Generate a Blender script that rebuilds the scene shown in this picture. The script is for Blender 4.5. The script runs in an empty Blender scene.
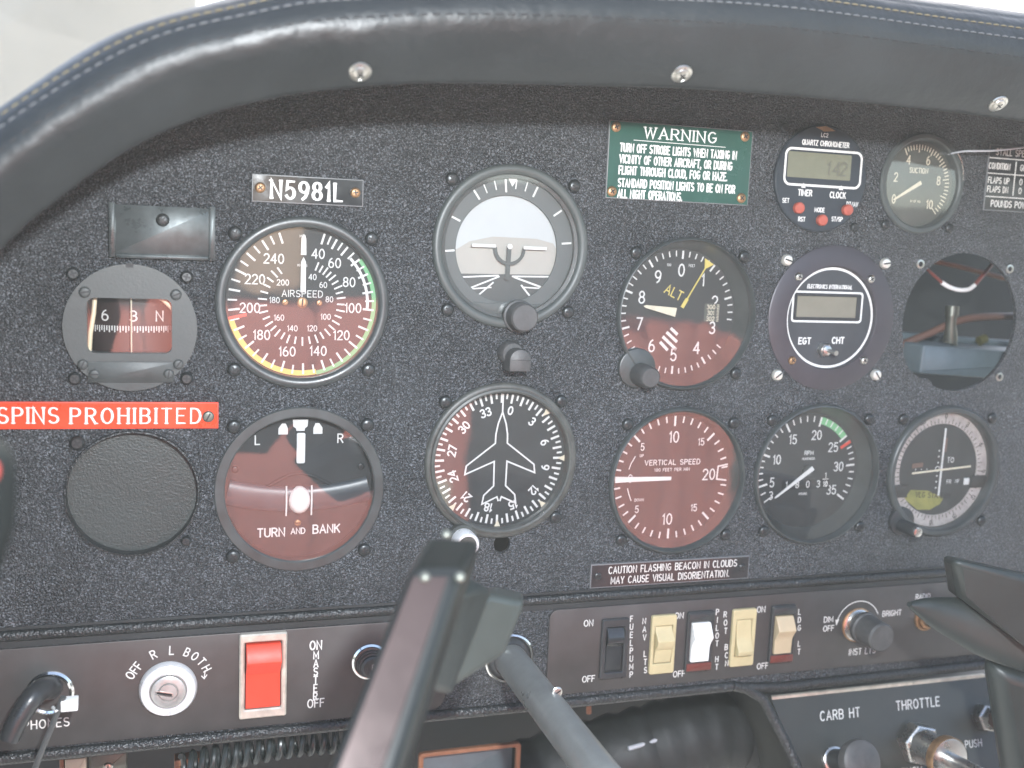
# Light-aircraft instrument panel, built in millimetres (x right, z up, h = height above the panel towards the pilot)
import bpy, bmesh, math, random
from mathutils import Vector, Matrix
random.seed(7)
S = 0.001
SC = bpy.context.scene
COL = SC.collection
sin, cos, pi, rad = math.sin, math.cos, math.pi, math.radians

# ------------------------------------------------------------------ materials
MATS = {}
def mat(name, col, rough=0.5, metal=0.0, spec=0.5, bump=None, var=None, coat=0.0, speck=None):
    """bump=(scale per metre, strength, distance m, detail)   var=(scale, amount)"""
    m = bpy.data.materials.new(name); m.use_nodes = True
    nt = m.node_tree; b = nt.nodes['Principled BSDF']
    b.inputs['Base Color'].default_value = (*col, 1)
    b.inputs['Roughness'].default_value = rough
    b.inputs['Metallic'].default_value = metal
    b.inputs['Specular IOR Level'].default_value = spec
    if coat: b.inputs['Coat Weight'].default_value = coat; b.inputs['Coat Roughness'].default_value = 0.06
    tc = nt.nodes.new('ShaderNodeTexCoord')
    if var:
        n = nt.nodes.new('ShaderNodeTexNoise'); n.inputs['Scale'].default_value = var[0]
        n.inputs['Detail'].default_value = 6; n.inputs['Roughness'].default_value = .65
        nt.links.new(tc.outputs['Object'], n.inputs['Vector'])
        mr = nt.nodes.new('ShaderNodeMapRange')
        mr.inputs['From Min'].default_value = .3; mr.inputs['From Max'].default_value = .7
        mr.inputs['To Min'].default_value = 1 - var[1]; mr.inputs['To Max'].default_value = 1 + var[1]
        nt.links.new(n.outputs['Fac'], mr.inputs['Value'])
        mx = nt.nodes.new('ShaderNodeVectorMath'); mx.operation = 'SCALE'
        mx.inputs[0].default_value = col
        nt.links.new(mr.outputs['Result'], mx.inputs['Scale'])
        nt.links.new(mx.outputs['Vector'], b.inputs['Base Color'])
        mr2 = nt.nodes.new('ShaderNodeMapRange')
        mr2.inputs['From Min'].default_value = .3; mr2.inputs['From Max'].default_value = .7
        mr2.inputs['To Min'].default_value = max(rough - .08, .02); mr2.inputs['To Max'].default_value = rough + .1
        nt.links.new(n.outputs['Fac'], mr2.inputs['Value'])
        nt.links.new(mr2.outputs['Result'], b.inputs['Roughness'])
    if bump:
        n = nt.nodes.new('ShaderNodeTexNoise'); n.inputs['Scale'].default_value = bump[0]
        n.inputs['Detail'].default_value = bump[3] if len(bump) > 3 else 2
        nt.links.new(tc.outputs['Object'], n.inputs['Vector'])
        bp = nt.nodes.new('ShaderNodeBump'); bp.inputs['Strength'].default_value = bump[1]
        bp.inputs['Distance'].default_value = bump[2]
        nt.links.new(n.outputs['Fac'], bp.inputs['Height'])
        nt.links.new(bp.outputs['Normal'], b.inputs['Normal'])
    MATS[name] = m
    return m

def crinkle(name, col, scale, strength, dist, rough, tips=3.6):
    """crinkle-finish paint: small wormy pebbles"""
    m = mat(name, col, rough)
    nt = m.node_tree; b = nt.nodes['Principled BSDF']
    tc = nt.nodes.new('ShaderNodeTexCoord')
    n0 = nt.nodes.new('ShaderNodeTexNoise'); n0.inputs['Scale'].default_value = scale * .6
    nt.links.new(tc.outputs['Object'], n0.inputs['Vector'])
    ad = nt.nodes.new('ShaderNodeVectorMath'); ad.operation = 'MULTIPLY_ADD'
    ad.inputs[1].default_value = (.0012, .0012, .0012)
    nt.links.new(n0.outputs['Color'], ad.inputs[0]); nt.links.new(tc.outputs['Object'], ad.inputs[2])
    v = nt.nodes.new('ShaderNodeTexVoronoi'); v.feature = 'SMOOTH_F1'; v.inputs['Scale'].default_value = scale
    v.inputs['Smoothness'].default_value = .4
    nt.links.new(ad.outputs['Vector'], v.inputs['Vector'])
    n = nt.nodes.new('ShaderNodeTexNoise'); n.inputs['Scale'].default_value = scale * 1.1; n.inputs['Detail'].default_value = 3
    nt.links.new(tc.outputs['Object'], n.inputs['Vector'])
    sb = nt.nodes.new('ShaderNodeMath'); sb.operation = 'SUBTRACT'
    nt.links.new(n.outputs['Fac'], sb.inputs[0]); nt.links.new(v.outputs['Distance'], sb.inputs[1])
    bp = nt.nodes.new('ShaderNodeBump'); bp.inputs['Strength'].default_value = strength; bp.inputs['Distance'].default_value = dist
    nt.links.new(sb.outputs['Value'], bp.inputs['Height']); nt.links.new(bp.outputs['Normal'], b.inputs['Normal'])
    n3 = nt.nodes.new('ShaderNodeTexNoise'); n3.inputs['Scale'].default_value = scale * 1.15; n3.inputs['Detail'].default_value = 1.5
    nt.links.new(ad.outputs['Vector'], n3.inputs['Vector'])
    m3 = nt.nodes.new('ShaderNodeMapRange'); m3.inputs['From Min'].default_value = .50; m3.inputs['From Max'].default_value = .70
    m3.inputs['To Min'].default_value = .75; m3.inputs['To Max'].default_value = tips  # lighter flecks put the glints of the crinkle into its colour
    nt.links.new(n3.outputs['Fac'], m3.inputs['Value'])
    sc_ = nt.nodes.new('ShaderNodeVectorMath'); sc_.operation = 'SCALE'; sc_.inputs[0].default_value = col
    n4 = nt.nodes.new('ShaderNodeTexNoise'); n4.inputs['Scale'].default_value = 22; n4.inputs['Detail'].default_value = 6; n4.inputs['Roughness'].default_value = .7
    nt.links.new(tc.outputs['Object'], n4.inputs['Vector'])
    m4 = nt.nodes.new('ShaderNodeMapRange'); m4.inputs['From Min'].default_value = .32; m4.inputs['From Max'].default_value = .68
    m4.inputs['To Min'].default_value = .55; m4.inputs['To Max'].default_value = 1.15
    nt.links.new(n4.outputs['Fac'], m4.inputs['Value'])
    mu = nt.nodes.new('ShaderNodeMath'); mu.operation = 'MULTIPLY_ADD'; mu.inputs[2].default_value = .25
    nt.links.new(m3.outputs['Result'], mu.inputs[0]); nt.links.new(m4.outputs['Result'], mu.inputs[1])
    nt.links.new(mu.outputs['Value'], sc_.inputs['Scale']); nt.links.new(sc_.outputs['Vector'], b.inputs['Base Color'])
    n2 = nt.nodes.new('ShaderNodeTexNoise'); n2.inputs['Scale'].default_value = 14; n2.inputs['Detail'].default_value = 5
    nt.links.new(tc.outputs['Object'], n2.inputs['Vector'])
    mr = nt.nodes.new('ShaderNodeMapRange'); mr.inputs['From Min'].default_value = .3; mr.inputs['From Max'].default_value = .7
    mr.inputs['To Min'].default_value = rough - .07; mr.inputs['To Max'].default_value = rough + .14
    nt.links.new(n2.outputs['Fac'], mr.inputs['Value']); nt.links.new(mr.outputs['Result'], b.inputs['Roughness'])
    return m

def glass(name, ior, tint=(1, 1, 1), dirt=0.0, dirt_scale=30, stretch=(1, 1, 1), rough=0.0, bump=None):
    m = bpy.data.materials.new(name); m.use_nodes = True
    nt = m.node_tree; nt.nodes.clear()
    out = nt.nodes.new('ShaderNodeOutputMaterial')
    tr = nt.nodes.new('ShaderNodeBsdfTransparent'); tr.inputs['Color'].default_value = (*tint, 1)
    gl = nt.nodes.new('ShaderNodeBsdfGlossy'); gl.inputs['Roughness'].default_value = rough
    fr = nt.nodes.new('ShaderNodeFresnel'); fr.inputs['IOR'].default_value = ior
    mx = nt.nodes.new('ShaderNodeMixShader')
    ge = nt.nodes.new('ShaderNodeNewGeometry'); io = nt.nodes.new('ShaderNodeMapRange')
    io.inputs['To Min'].default_value = ior; io.inputs['To Max'].default_value = 1 / ior
    nt.links.new(ge.outputs['Backfacing'], io.inputs['Value']); nt.links.new(io.outputs['Result'], fr.inputs['IOR'])
    nt.links.new(fr.outputs['Fac'], mx.inputs['Fac']); nt.links.new(tr.outputs[0], mx.inputs[1]); nt.links.new(gl.outputs[0], mx.inputs[2])
    last = mx
    tc = nt.nodes.new('ShaderNodeTexCoord')
    if bump:
        nb = nt.nodes.new('ShaderNodeTexNoise'); nb.inputs['Scale'].default_value = bump[0]
        nt.links.new(tc.outputs['Object'], nb.inputs['Vector'])
        bb = nt.nodes.new('ShaderNodeBump'); bb.inputs['Strength'].default_value = 1; bb.inputs['Distance'].default_value = bump[1]
        nt.links.new(nb.outputs['Fac'], bb.inputs['Height']); nt.links.new(bb.outputs['Normal'], gl.inputs['Normal'])
    if dirt:
        df = nt.nodes.new('ShaderNodeBsdfDiffuse'); df.inputs['Color'].default_value = (.75, .74, .72, 1)
        tl = nt.nodes.new('ShaderNodeBsdfTranslucent'); tl.inputs['Color'].default_value = (.75, .74, .72, 1)
        ds = nt.nodes.new('ShaderNodeMixShader'); nt.links.new(df.outputs[0], ds.inputs[1]); nt.links.new(tl.outputs[0], ds.inputs[2])
        mp = nt.nodes.new('ShaderNodeMapping'); mp.inputs['Scale'].default_value = stretch
        nt.links.new(tc.outputs['Object'], mp.inputs['Vector'])
        nz = nt.nodes.new('ShaderNodeTexNoise'); nz.inputs['Scale'].default_value = dirt_scale; nz.inputs['Detail'].default_value = 5
        nt.links.new(mp.outputs['Vector'], nz.inputs['Vector'])
        mr = nt.nodes.new('ShaderNodeMapRange'); mr.inputs['From Min'].default_value = .35; mr.inputs['From Max'].default_value = .75
        mr.inputs['To Min'].default_value = dirt * .5; mr.inputs['To Max'].default_value = dirt * 1.7
        nt.links.new(nz.outputs['Fac'], mr.inputs['Value'])
        m2 = nt.nodes.new('ShaderNodeMixShader')
        nt.links.new(mr.outputs['Result'], m2.inputs['Fac']); nt.links.new(mx.outputs[0], m2.inputs[1]); nt.links.new(ds.outputs[0], m2.inputs[2])
        last = m2
    nt.links.new(last.outputs[0], out.inputs['Surface'])
    MATS[name] = m
    return m

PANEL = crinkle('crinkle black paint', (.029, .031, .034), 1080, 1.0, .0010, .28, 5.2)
BEAD = crinkle('crinkle black edge paint', (.017, .019, .020), 900, .7, .0006, .30, 1.2)
VINYL = mat('black grained vinyl', (.014, .016, .017), .42, spec=.38, bump=(120, .35, .0022, 9), var=(14, .35))
STITCH_TAN = mat('tan thread', (.15, .125, .075), .8, bump=(1500, .6, .0003))
STITCH_GREY = mat('pale grey thread', (.11, .113, .118), .8, bump=(1500, .6, .0003))
STITCH_BLACK = mat('dark thread', (.018, .018, .02), .8, bump=(1500, .6, .0003))
BEZEL = mat('satin black bezel', (.048, .053, .053), .36, var=(60, .22), bump=(900, .12, .0003))
BEZELWORN = mat('worn black bezel', (.060, .062, .057), .42, var=(90, .4), bump=(500, .2, .0005))
BEZELGREY = mat('grey painted bezel', (.060, .068, .066), .45, var=(40, .12), bump=(700, .15, .0003))
GREYMETAL = mat('grey hammered metal', (.046, .050, .049), .48, .1, var=(45, .2), bump=(800, .2, .0003))
CARDMETAL = mat('dark card holder metal', (.072, .082, .083), .30, .4, var=(70, .35), bump=(300, .1, .0004))
DIAL = mat('matt black dial', (.022, .024, .025), .7, var=(80, .25))
DIALGREY = mat('grey dial ring', (.095, .105, .105), .6, var=(60, .08))
DIALOLIVE = mat('faded olive dial', (.075, .078, .066), .6, var=(60, .15))
WHITE = mat('white dial paint', (.66, .66, .64), .6, var=(300, .08))
CREAM = mat('aged cream paint', (.66, .60, .46), .6, var=(300, .12))
YELLOW = mat('yellow dial paint', (.62, .50, .13), .6)
GREEN = mat('green dial paint', (.16, .42, .20), .6)
RED = mat('red dial paint', (.60, .06, .035), .5)
REDDARK = mat('dark red button', (.34, .04, .03), .45)
ENGRAVE = mat('white engraved paint', (.62, .61, .58), .6, var=(250, .15))
COVER = glass('instrument cover glass', 2.2, (.97, .97, .97), dirt=.02, dirt_scale=90, rough=.03, bump=(28, .00016))
COVER2 = glass('clear plastic lens', 1.6, (.95, .95, .93), dirt=.02, dirt_scale=120, rough=.05)
BLACKPLASTIC = mat('black plastic', (.030, .032, .034), .33, var=(60, .2), bump=(900, .1, .0003))
KNOBGREY = mat('worn grey black knob', (.060, .060, .060), .5, var=(150, .25), bump=(800, .2, .0003))
SCREWBLK = mat('black oxide screw', (.040, .043, .044), .32, .5, var=(200, .3))
SCREWSTEEL = mat('bright screw steel', (.62, .60, .55), .3, 1.0, var=(200, .15))
SCREWBRASS = mat('tarnished brass screw', (.36, .22, .12), .42, .8, var=(300, .35))
SLOT = mat('dark screw recess', (.010, .010, .011), .6)
CHROME = mat('chrome', (.72, .72, .71), .10, 1.0, var=(60, .05))
STEEL = mat('brushed steel', (.55, .54, .52), .28, 1.0, var=(90, .12), bump=(600, .1, .0003))
ALUM = mat('satin silver anodised ring', (.74, .74, .75), .30, .3, var=(80, .06))
ANOD = mat('brown grey anodised sheet', (.070, .066, .064), .42, .40, var=(22, .2), bump=(1400, .06, .0002))
SIGNBLK = mat('black engraved plastic', (.026, .027, .029), .06, var=(60, .2))
SIGNGRN = mat('green engraved plastic', (.018, .066, .050), .22, var=(50, .15))
SIGNRED = mat('red engraved plastic', (.60, .050, .014), .30, var=(40, .12))
REDROCK = mat('red plastic rocker', (.66, .052, .024), .5, var=(60, .08))
REDBTN = mat('faded red button', (.36, .085, .06), .35, var=(200, .15))
IVORY = mat('ivory switch plastic', (.47, .40, .23), .40, var=(80, .08))
IVORYD = mat('tan rocker plastic', (.46, .37, .24), .38, var=(80, .08))
WHITEPL = mat('white plastic', (.82, .82, .80), .35, var=(80, .04))
SILVERF = mat('pale worn metal frame', (.62, .58, .50), .35, .5, var=(150, .2))
MAROON = mat('dark maroon plastic', (.12, .026, .020), .35)
LCD = mat('olive liquid crystal window', (.15, .15, .105), .18, var=(30, .15))
LCD2 = mat('grey liquid crystal window', (.19, .18, .145), .2, var=(30, .1))
LCDSEG = mat('liquid crystal segment', (.11, .11, .085), .3)
INSTPL = mat('dull aubergine plate', (.052, .047, .055), .42, .2, var=(30, .12), bump=(1200, .08, .0002))
INSTFACE = mat('dark slate plate', (.050, .054, .060), .4, .2, var=(40, .15))
CHRONO = mat('black blue plate', (.024, .030, .038), .4, var=(40, .2))
SKYBALL = mat('horizon sky white', (.46, .485, .49), .55, var=(40, .05))
SKYLOW = mat('horizon band cream', (.38, .365, .33), .55, var=(40, .05))
GROUNDB = mat('horizon ground grey', (.060, .064, .064), .55, var=(60, .15))
BALL = mat('slip ball white', (.78, .77, .74), .3, var=(120, .05))
TUBEDARK = mat('dark slip tube', (.050, .058, .065), .35, var=(40, .3))
CARDRED = mat('compass drum black red', (.022, .012, .011), .45, var=(60, .3))
CARDIVORY = mat('compass reflection cream', (.72, .62, .42), .5, var=(60, .1))
BLANKTEX = mat('embossed black vinyl disc', (.034, .039, .037), .46, bump=(1100, .55, .0006, 3), var=(25, .15))
WORNRING = mat('worn pinkish card ring', (.40, .36, .34), .55, var=(130, .35))
OLIVEFLAG = mat('yellow olive flag', (.20, .19, .04), .5, var=(90, .4))
YOKE = mat('dark grey painted metal', (.020, .026, .025), .40, .1, var=(30, .2))
LOCKBAR = mat('glossy dark lock bar', (.040, .032, .029), .25, .4, var=(18, .25), coat=.5)
LOCKBODY = mat('shaded lock bar body', (.012, .014, .013), .35, .2, var=(18, .25))
LOCKFACE = mat('reddish lit lock bar front', (.050, .034, .031), .28, .4, var=(14, .3), bump=(60, .08, .0006, 4))
LOCKCLAMP = mat('grey green clamp', (.052, .062, .057), .45, .3, var=(22, .22))
SHAFT = mat('grey tube metal', (.26, .27, .265), .32, .5, var=(24, .25), bump=(300, .06, .0004))
DARKBAY = mat('dark bay paint', (.020, .023, .024), .6, var=(12, .4))
BAYMETAL = mat('blue grey bay metal', (.11, .14, .155), .45, .2, var=(16, .3))
COPPER = mat('orange brown bracket', (.30, .13, .07), .5, .2, var=(60, .3))
WIREORANGE = mat('orange hose', (.13, .072, .055), .45, var=(40, .2))
WIREWHITE = mat('white wire', (.85, .85, .85), .4)
WIRERED = mat('red wire', (.20, .05, .04), .45)
WIREGREY = mat('grey wire', (.45, .47, .50), .35)
FITTING = mat('dull fitting metal', (.13, .135, .115), .4, .6, var=(90, .3))
DUCT = mat('black flexible duct', (.012, .014, .014), .6, var=(30, .35), bump=(160, .25, .0015, 3))
REDSEAT = mat('red seat vinyl', (.52, .165, .13), .5, bump=(300, .3, .0008, 3), var=(6, .12))
CREAMTRIM = mat('cream trim', (.62, .56, .44), .5, var=(6, .1))
TANREST = mat('tan headrest cloth', (.36, .25, .17), .7, var=(6, .15))
LINER = mat('grey cabin liner', (.06, .062, .062), .8, var=(5, .12))

# ------------------------------------------------------------------ mesh builder
class MB:
    def __init__(s, *mats):
        s.v = []; s.f = []; s.mi = []; s.mats = list(mats)
    def m(s, mt):
        if mt not in s.mats: s.mats.append(mt)
        return s.mats.index(mt)
    def add(s, vs, fs, mt=None):
        k = len(s.v); s.v += vs
        i = 0 if mt is None else s.m(mt)
        for f in fs: s.f.append([k + a for a in f]); s.mi.append(i)
    # --- flat and raised things on the panel: (x, z, h)
    def poly(s, pts, h, mt=None):
        s.add([(x, -h, z) for x, z in pts], [list(range(len(pts)))], mt)
    def prism(s, pts, h0, h1, bev=0.0, mt=None, cap0=False):
        n = len(pts)
        if bev:
            ins = inset(pts, bev)
            b2 = inset(pts, bev * .3)
            loops = [(pts, h0), (pts, h1 - bev), (b2, h1 - bev * .3), (ins, h1)]
        else: loops = [(pts, h0), (pts, h1)]
        vs = []; fs = []
        for L, h in loops: vs += [(x, -h, z) for x, z in L]
        for j in range(len(loops) - 1):
            for i in range(n):
                a = j * n + i; b = j * n + (i + 1) % n
                fs.append([a, b, b + n, a + n])
        fs.append([(len(loops) - 1) * n + i for i in range(n)])
        if cap0: fs.append([i for i in range(n)][::-1])
        s.add(vs, fs, mt)
    def frame(s, outer, inner, h0, h1, bev=0.0, mt=None, hin=None):
        n = len(outer); hin = h0 if hin is None else hin
        loops = [(outer, h0), (outer, h1 - bev), (inset(outer, bev) if bev else outer, h1)]
        loops += [(inset(inner, -bev) if bev else inner, h1), (inner, h1 - bev), (inner, hin)]
        vs = []; fs = []
        for L, h in loops: vs += [(x, -h, z) for x, z in L]
        for j in range(len(loops) - 1):
            for i in range(n):
                a = j * n + i; b = j * n + (i + 1) % n
                fs.append([a, b, b + n, a + n])
        s.add(vs, fs, mt)
    def lathe(s, prof, cx=0, cz=0, seg=64, mt=None, axis=None, org=None, close_end=True):
        """profile (r, h) round the panel normal, or round a free axis"""
        n = len(prof); vs = []; fs = []
        if axis is None:
            put = lambda r, h, a: (cx + r * cos(a), -h, cz + r * sin(a))
        else:
            ax = Vector(axis).normalized(); u = ax.orthogonal().normalized(); w = ax.cross(u); o = Vector(org)
            put = lambda r, h, a: tuple(o + ax * h + u * (r * cos(a)) + w * (r * sin(a)))
        for (r, h) in prof:
            if r <= 1e-6: vs.append(put(0, h, 0))
            else:
                for i in range(seg): vs.append(put(r, h, 2 * pi * i / seg))
        idx = []; k = 0
        for (r, h) in prof:
            if r <= 1e-6: idx.append([k] * seg); k += 1
            else: idx.append(list(range(k, k + seg))); k += seg
        for j in range(n - 1):
            A, B = idx[j], idx[j + 1]
            for i in range(seg):
                i2 = (i + 1) % seg
                f = [A[i], A[i2], B[i2], B[i]]
                g = []
                for q in f:
                    if q not in g: g.append(q)
                if len(g) > 2: fs.append(g)
        s.add(vs, fs, mt)
    def disc(s, r, h, cx=0, cz=0, seg=64, mt=None):
        s.poly([(cx + r * cos(2 * pi * i / seg), cz + r * sin(2 * pi * i / seg)) for i in range(seg)], h, mt)
    def arc(s, r0, r1, a0, a1, h, mt=None, cx=0, cz=0):
        """ring sector, degrees clockwise from the top"""
        n = max(2, int(abs(a1 - a0) / 3)); vs = []; fs = []
        for i in range(n + 1):
            a = rad(a0 + (a1 - a0) * i / n)
            vs += [(cx + r0 * sin(a), -h, cz + r0 * cos(a)), (cx + r1 * sin(a), -h, cz + r1 * cos(a))]
        for i in range(n): fs.append([2 * i, 2 * i + 1, 2 * i + 3, 2 * i + 2])
        s.add(vs, fs, mt)
    def tick(s, ang, r0, r1, w, h, mt=None, cx=0, cz=0):
        a = rad(ang); d = (sin(a), cos(a)); p = (cos(a), -sin(a))
        q = [(cx + d[0] * r + p[0] * k * w / 2, cz + d[1] * r + p[1] * k * w / 2) for r, k in ((r0, -1), (r0, 1), (r1, 1), (r1, -1))]
        s.poly(q, h, mt)
    def ribbon(s, pts, w, h, mt=None, nib=0.0, closed=None, cap=.35):
        p = [Vector((a, b)) for a, b in pts]
        q = [p[0]]
        for a in p[1:]:
            if (a - q[-1]).length > 1e-5: q.append(a)
        p = q
        if len(p) < 2: return
        if closed is None: closed = len(p) > 3 and (p[0] - p[-1]).length < 1e-4
        if closed and (p[0] - p[-1]).length < 1e-4: p = p[:-1]
        n = len(p)
        if not closed and cap:
            d = (p[0] - p[1]).normalized(); p[0] = p[0] + d * w * cap
            d = (p[-1] - p[-2]).normalized(); p[-1] = p[-1] + d * w * cap
        L = []; R = []
        def wid(d):
            return w * ((1 - nib) + nib * abs(d.y)) if nib else w
        for i in range(n):
            a = p[i] - p[i - 1] if (i > 0 or closed) else None
            b = p[(i + 1) % n] - p[i] if (i < n - 1 or closed) else None
            if a is None: a = b
            if b is None: b = a
            a = a.normalized(); b = b.normalized()
            t = (a + b)
            if t.length < .2: t = a
            t.normalize(); nn = Vector((-t.y, t.x))
            na = Vector((-a.y, a.x))
            k = min(1 / max(abs(nn.dot(na)), .35), 2.0)
            ww = (wid(a) + wid(b)) / 2
            L.append(p[i] + nn * (ww / 2 * k)); R.append(p[i] - nn * (ww / 2 * k))
        vs = []
        for l, r in zip(L, R): vs += [(l.x, -h, l.y), (r.x, -h, r.y)]
        fs = []
        for i in range(n if closed else n - 1):
            j = (i + 1) % n
            fs.append([2 * i, 2 * i + 1, 2 * j + 1, 2 * j])
        s.add(vs, fs, mt)
    # --- free solids
    def box(s, x0, x1, z0, z1, h0, h1, bev=0.0, mt=None, cap0=True):
        if bev: s.prism(rrect(x0, x1, z0, z1, bev * .8, 3), h0, h1, bev, mt, cap0)
        else: s.prism([(x0, z0), (x1, z0), (x1, z1), (x0, z1)], h0, h1, 0, mt, cap0)
    def hexa(s, c, mt=None):
        s.add([tuple(p) for p in c], [[0, 1, 2, 3], [7, 6, 5, 4], [0, 4, 5, 1], [1, 5, 6, 2], [2, 6, 7, 3], [3, 7, 4, 0]], mt)
    def sidex(s, prof, x0, x1, mt=None):
        """profile (z, h) swept along x"""
        n = len(prof)
        vs = [(x0, -h, z) for z, h in prof] + [(x1, -h, z) for z, h in prof]
        fs = [[i, (i + 1) % n, (i + 1) % n + n, i + n] for i in range(n)] + [list(range(n))[::-1], [n + i for i in range(n)]]
        s.add(vs, fs, mt)
    def tube(s, pts, r, seg=12, mt=None, caps=True, flat=1.0):
        p = [Vector(a) for a in pts]; n = len(p)
        rr = r if isinstance(r, (list, tuple)) else [r] * n
        vs = []; fs = []; u = None
        for i in range(n):
            t = (p[min(i + 1, n - 1)] - p[max(i - 1, 0)]).normalized()
            if u is None: u = t.orthogonal().normalized()
            u = (u - t * u.dot(t)).normalized(); w = t.cross(u)
            for k in range(seg):
                a = 2 * pi * k / seg
                vs.append(tuple(p[i] + u * (rr[i] * cos(a)) + w * (rr[i] * flat * sin(a))))
        for i in range(n - 1):
            for k in range(seg):
                a = i * seg + k; b = i * seg + (k + 1) % seg
                fs.append([a, b, b + seg, a + seg])
        if caps: fs += [list(range(seg))[::-1], [(n - 1) * seg + k for k in range(seg)]]
        s.add(vs, fs, mt)
    def build(s, name, parent=None, loc=None, smooth=35, bevel=0):
        me = bpy.data.meshes.new(name)
        me.from_pydata([(a * S, b * S, c * S) for a, b, c in s.v], [], s.f)
        for mt in s.mats: me.materials.append(mt)
        me.polygons.foreach_set('material_index', s.mi)
        bm = bmesh.new(); bm.from_mesh(me)
        bmesh.ops.recalc_face_normals(bm, faces=bm.faces)
        bm.to_mesh(me); bm.free()
        if smooth:
            me.polygons.foreach_set('use_smooth', [True] * len(me.polygons))
            me.set_sharp_from_angle(angle=rad(smooth))
        o = bpy.data.objects.new(name, me); COL.objects.link(o)
        if parent: o.parent = parent
        if loc: o.location = (loc[0] * S, loc[1] * S, loc[2] * S)
        if bevel:
            b = o.modifiers.new('bevel', 'BEVEL'); b.width = bevel * S; b.segments = 3; b.limit_method = 'ANGLE'; b.angle_limit = rad(40)
        return o

def inset(pts, d):
    n = len(pts); out = []
    area = sum(pts[i][0] * pts[(i + 1) % n][1] - pts[(i + 1) % n][0] * pts[i][1] for i in range(n))
    sg = 1 if area > 0 else -1
    for i in range(n):
        a = Vector(pts[i]) - Vector(pts[i - 1]); b = Vector(pts[(i + 1) % n]) - Vector(pts[i])
        if a.length < 1e-9: a = b
        if b.length < 1e-9: b = a
        a.normalize(); b.normalize()
        na = Vector((-a.y, a.x)); nb = Vector((-b.y, b.x)); nn = na + nb
        nn = nn / max(nn.length_squared, .3) * 2 if nn.length > 1e-6 else na
        q = Vector(pts[i]) + nn * d * sg
        out.append((q.x, q.y))
    return out
def rrect(x0, x1, z0, z1, r, n=5):
    o = []
    for cx, cz, a0 in ((x1 - r, z1 - r, 0), (x0 + r, z1 - r, 90), (x0 + r, z0 + r, 180), (x1 - r, z0 + r, 270)):
        for i in range(n + 1):
            a = rad(a0 + 90 * i / n); o.append((cx + r * cos(a), cz + r * sin(a)))
    return o
def circ(cx, cz, r, n=64, a0=0):
    return [(cx + r * cos(a0 + 2 * pi * i / n), cz + r * sin(a0 + 2 * pi * i / n)) for i in range(n)]
def spline(pts, n=8):
    """Catmull-Rom through any-dimensional points"""
    P = [Vector(p) for p in pts]; P = [P[0] * 2 - P[1]] + P + [P[-1] * 2 - P[-2]]
    out = []
    for i in range(1, len(P) - 2):
        for k in range(n):
            t = k / n
            out.append(.5 * ((2 * P[i]) + (P[i + 1] - P[i - 1]) * t + (2 * P[i - 1] - 5 * P[i] + 4 * P[i + 1] - P[i + 2]) * t * t + (3 * P[i] - P[i - 1] - 3 * P[i + 1] + P[i + 2]) * t ** 3))
    out.append(P[-2]); return out

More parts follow.
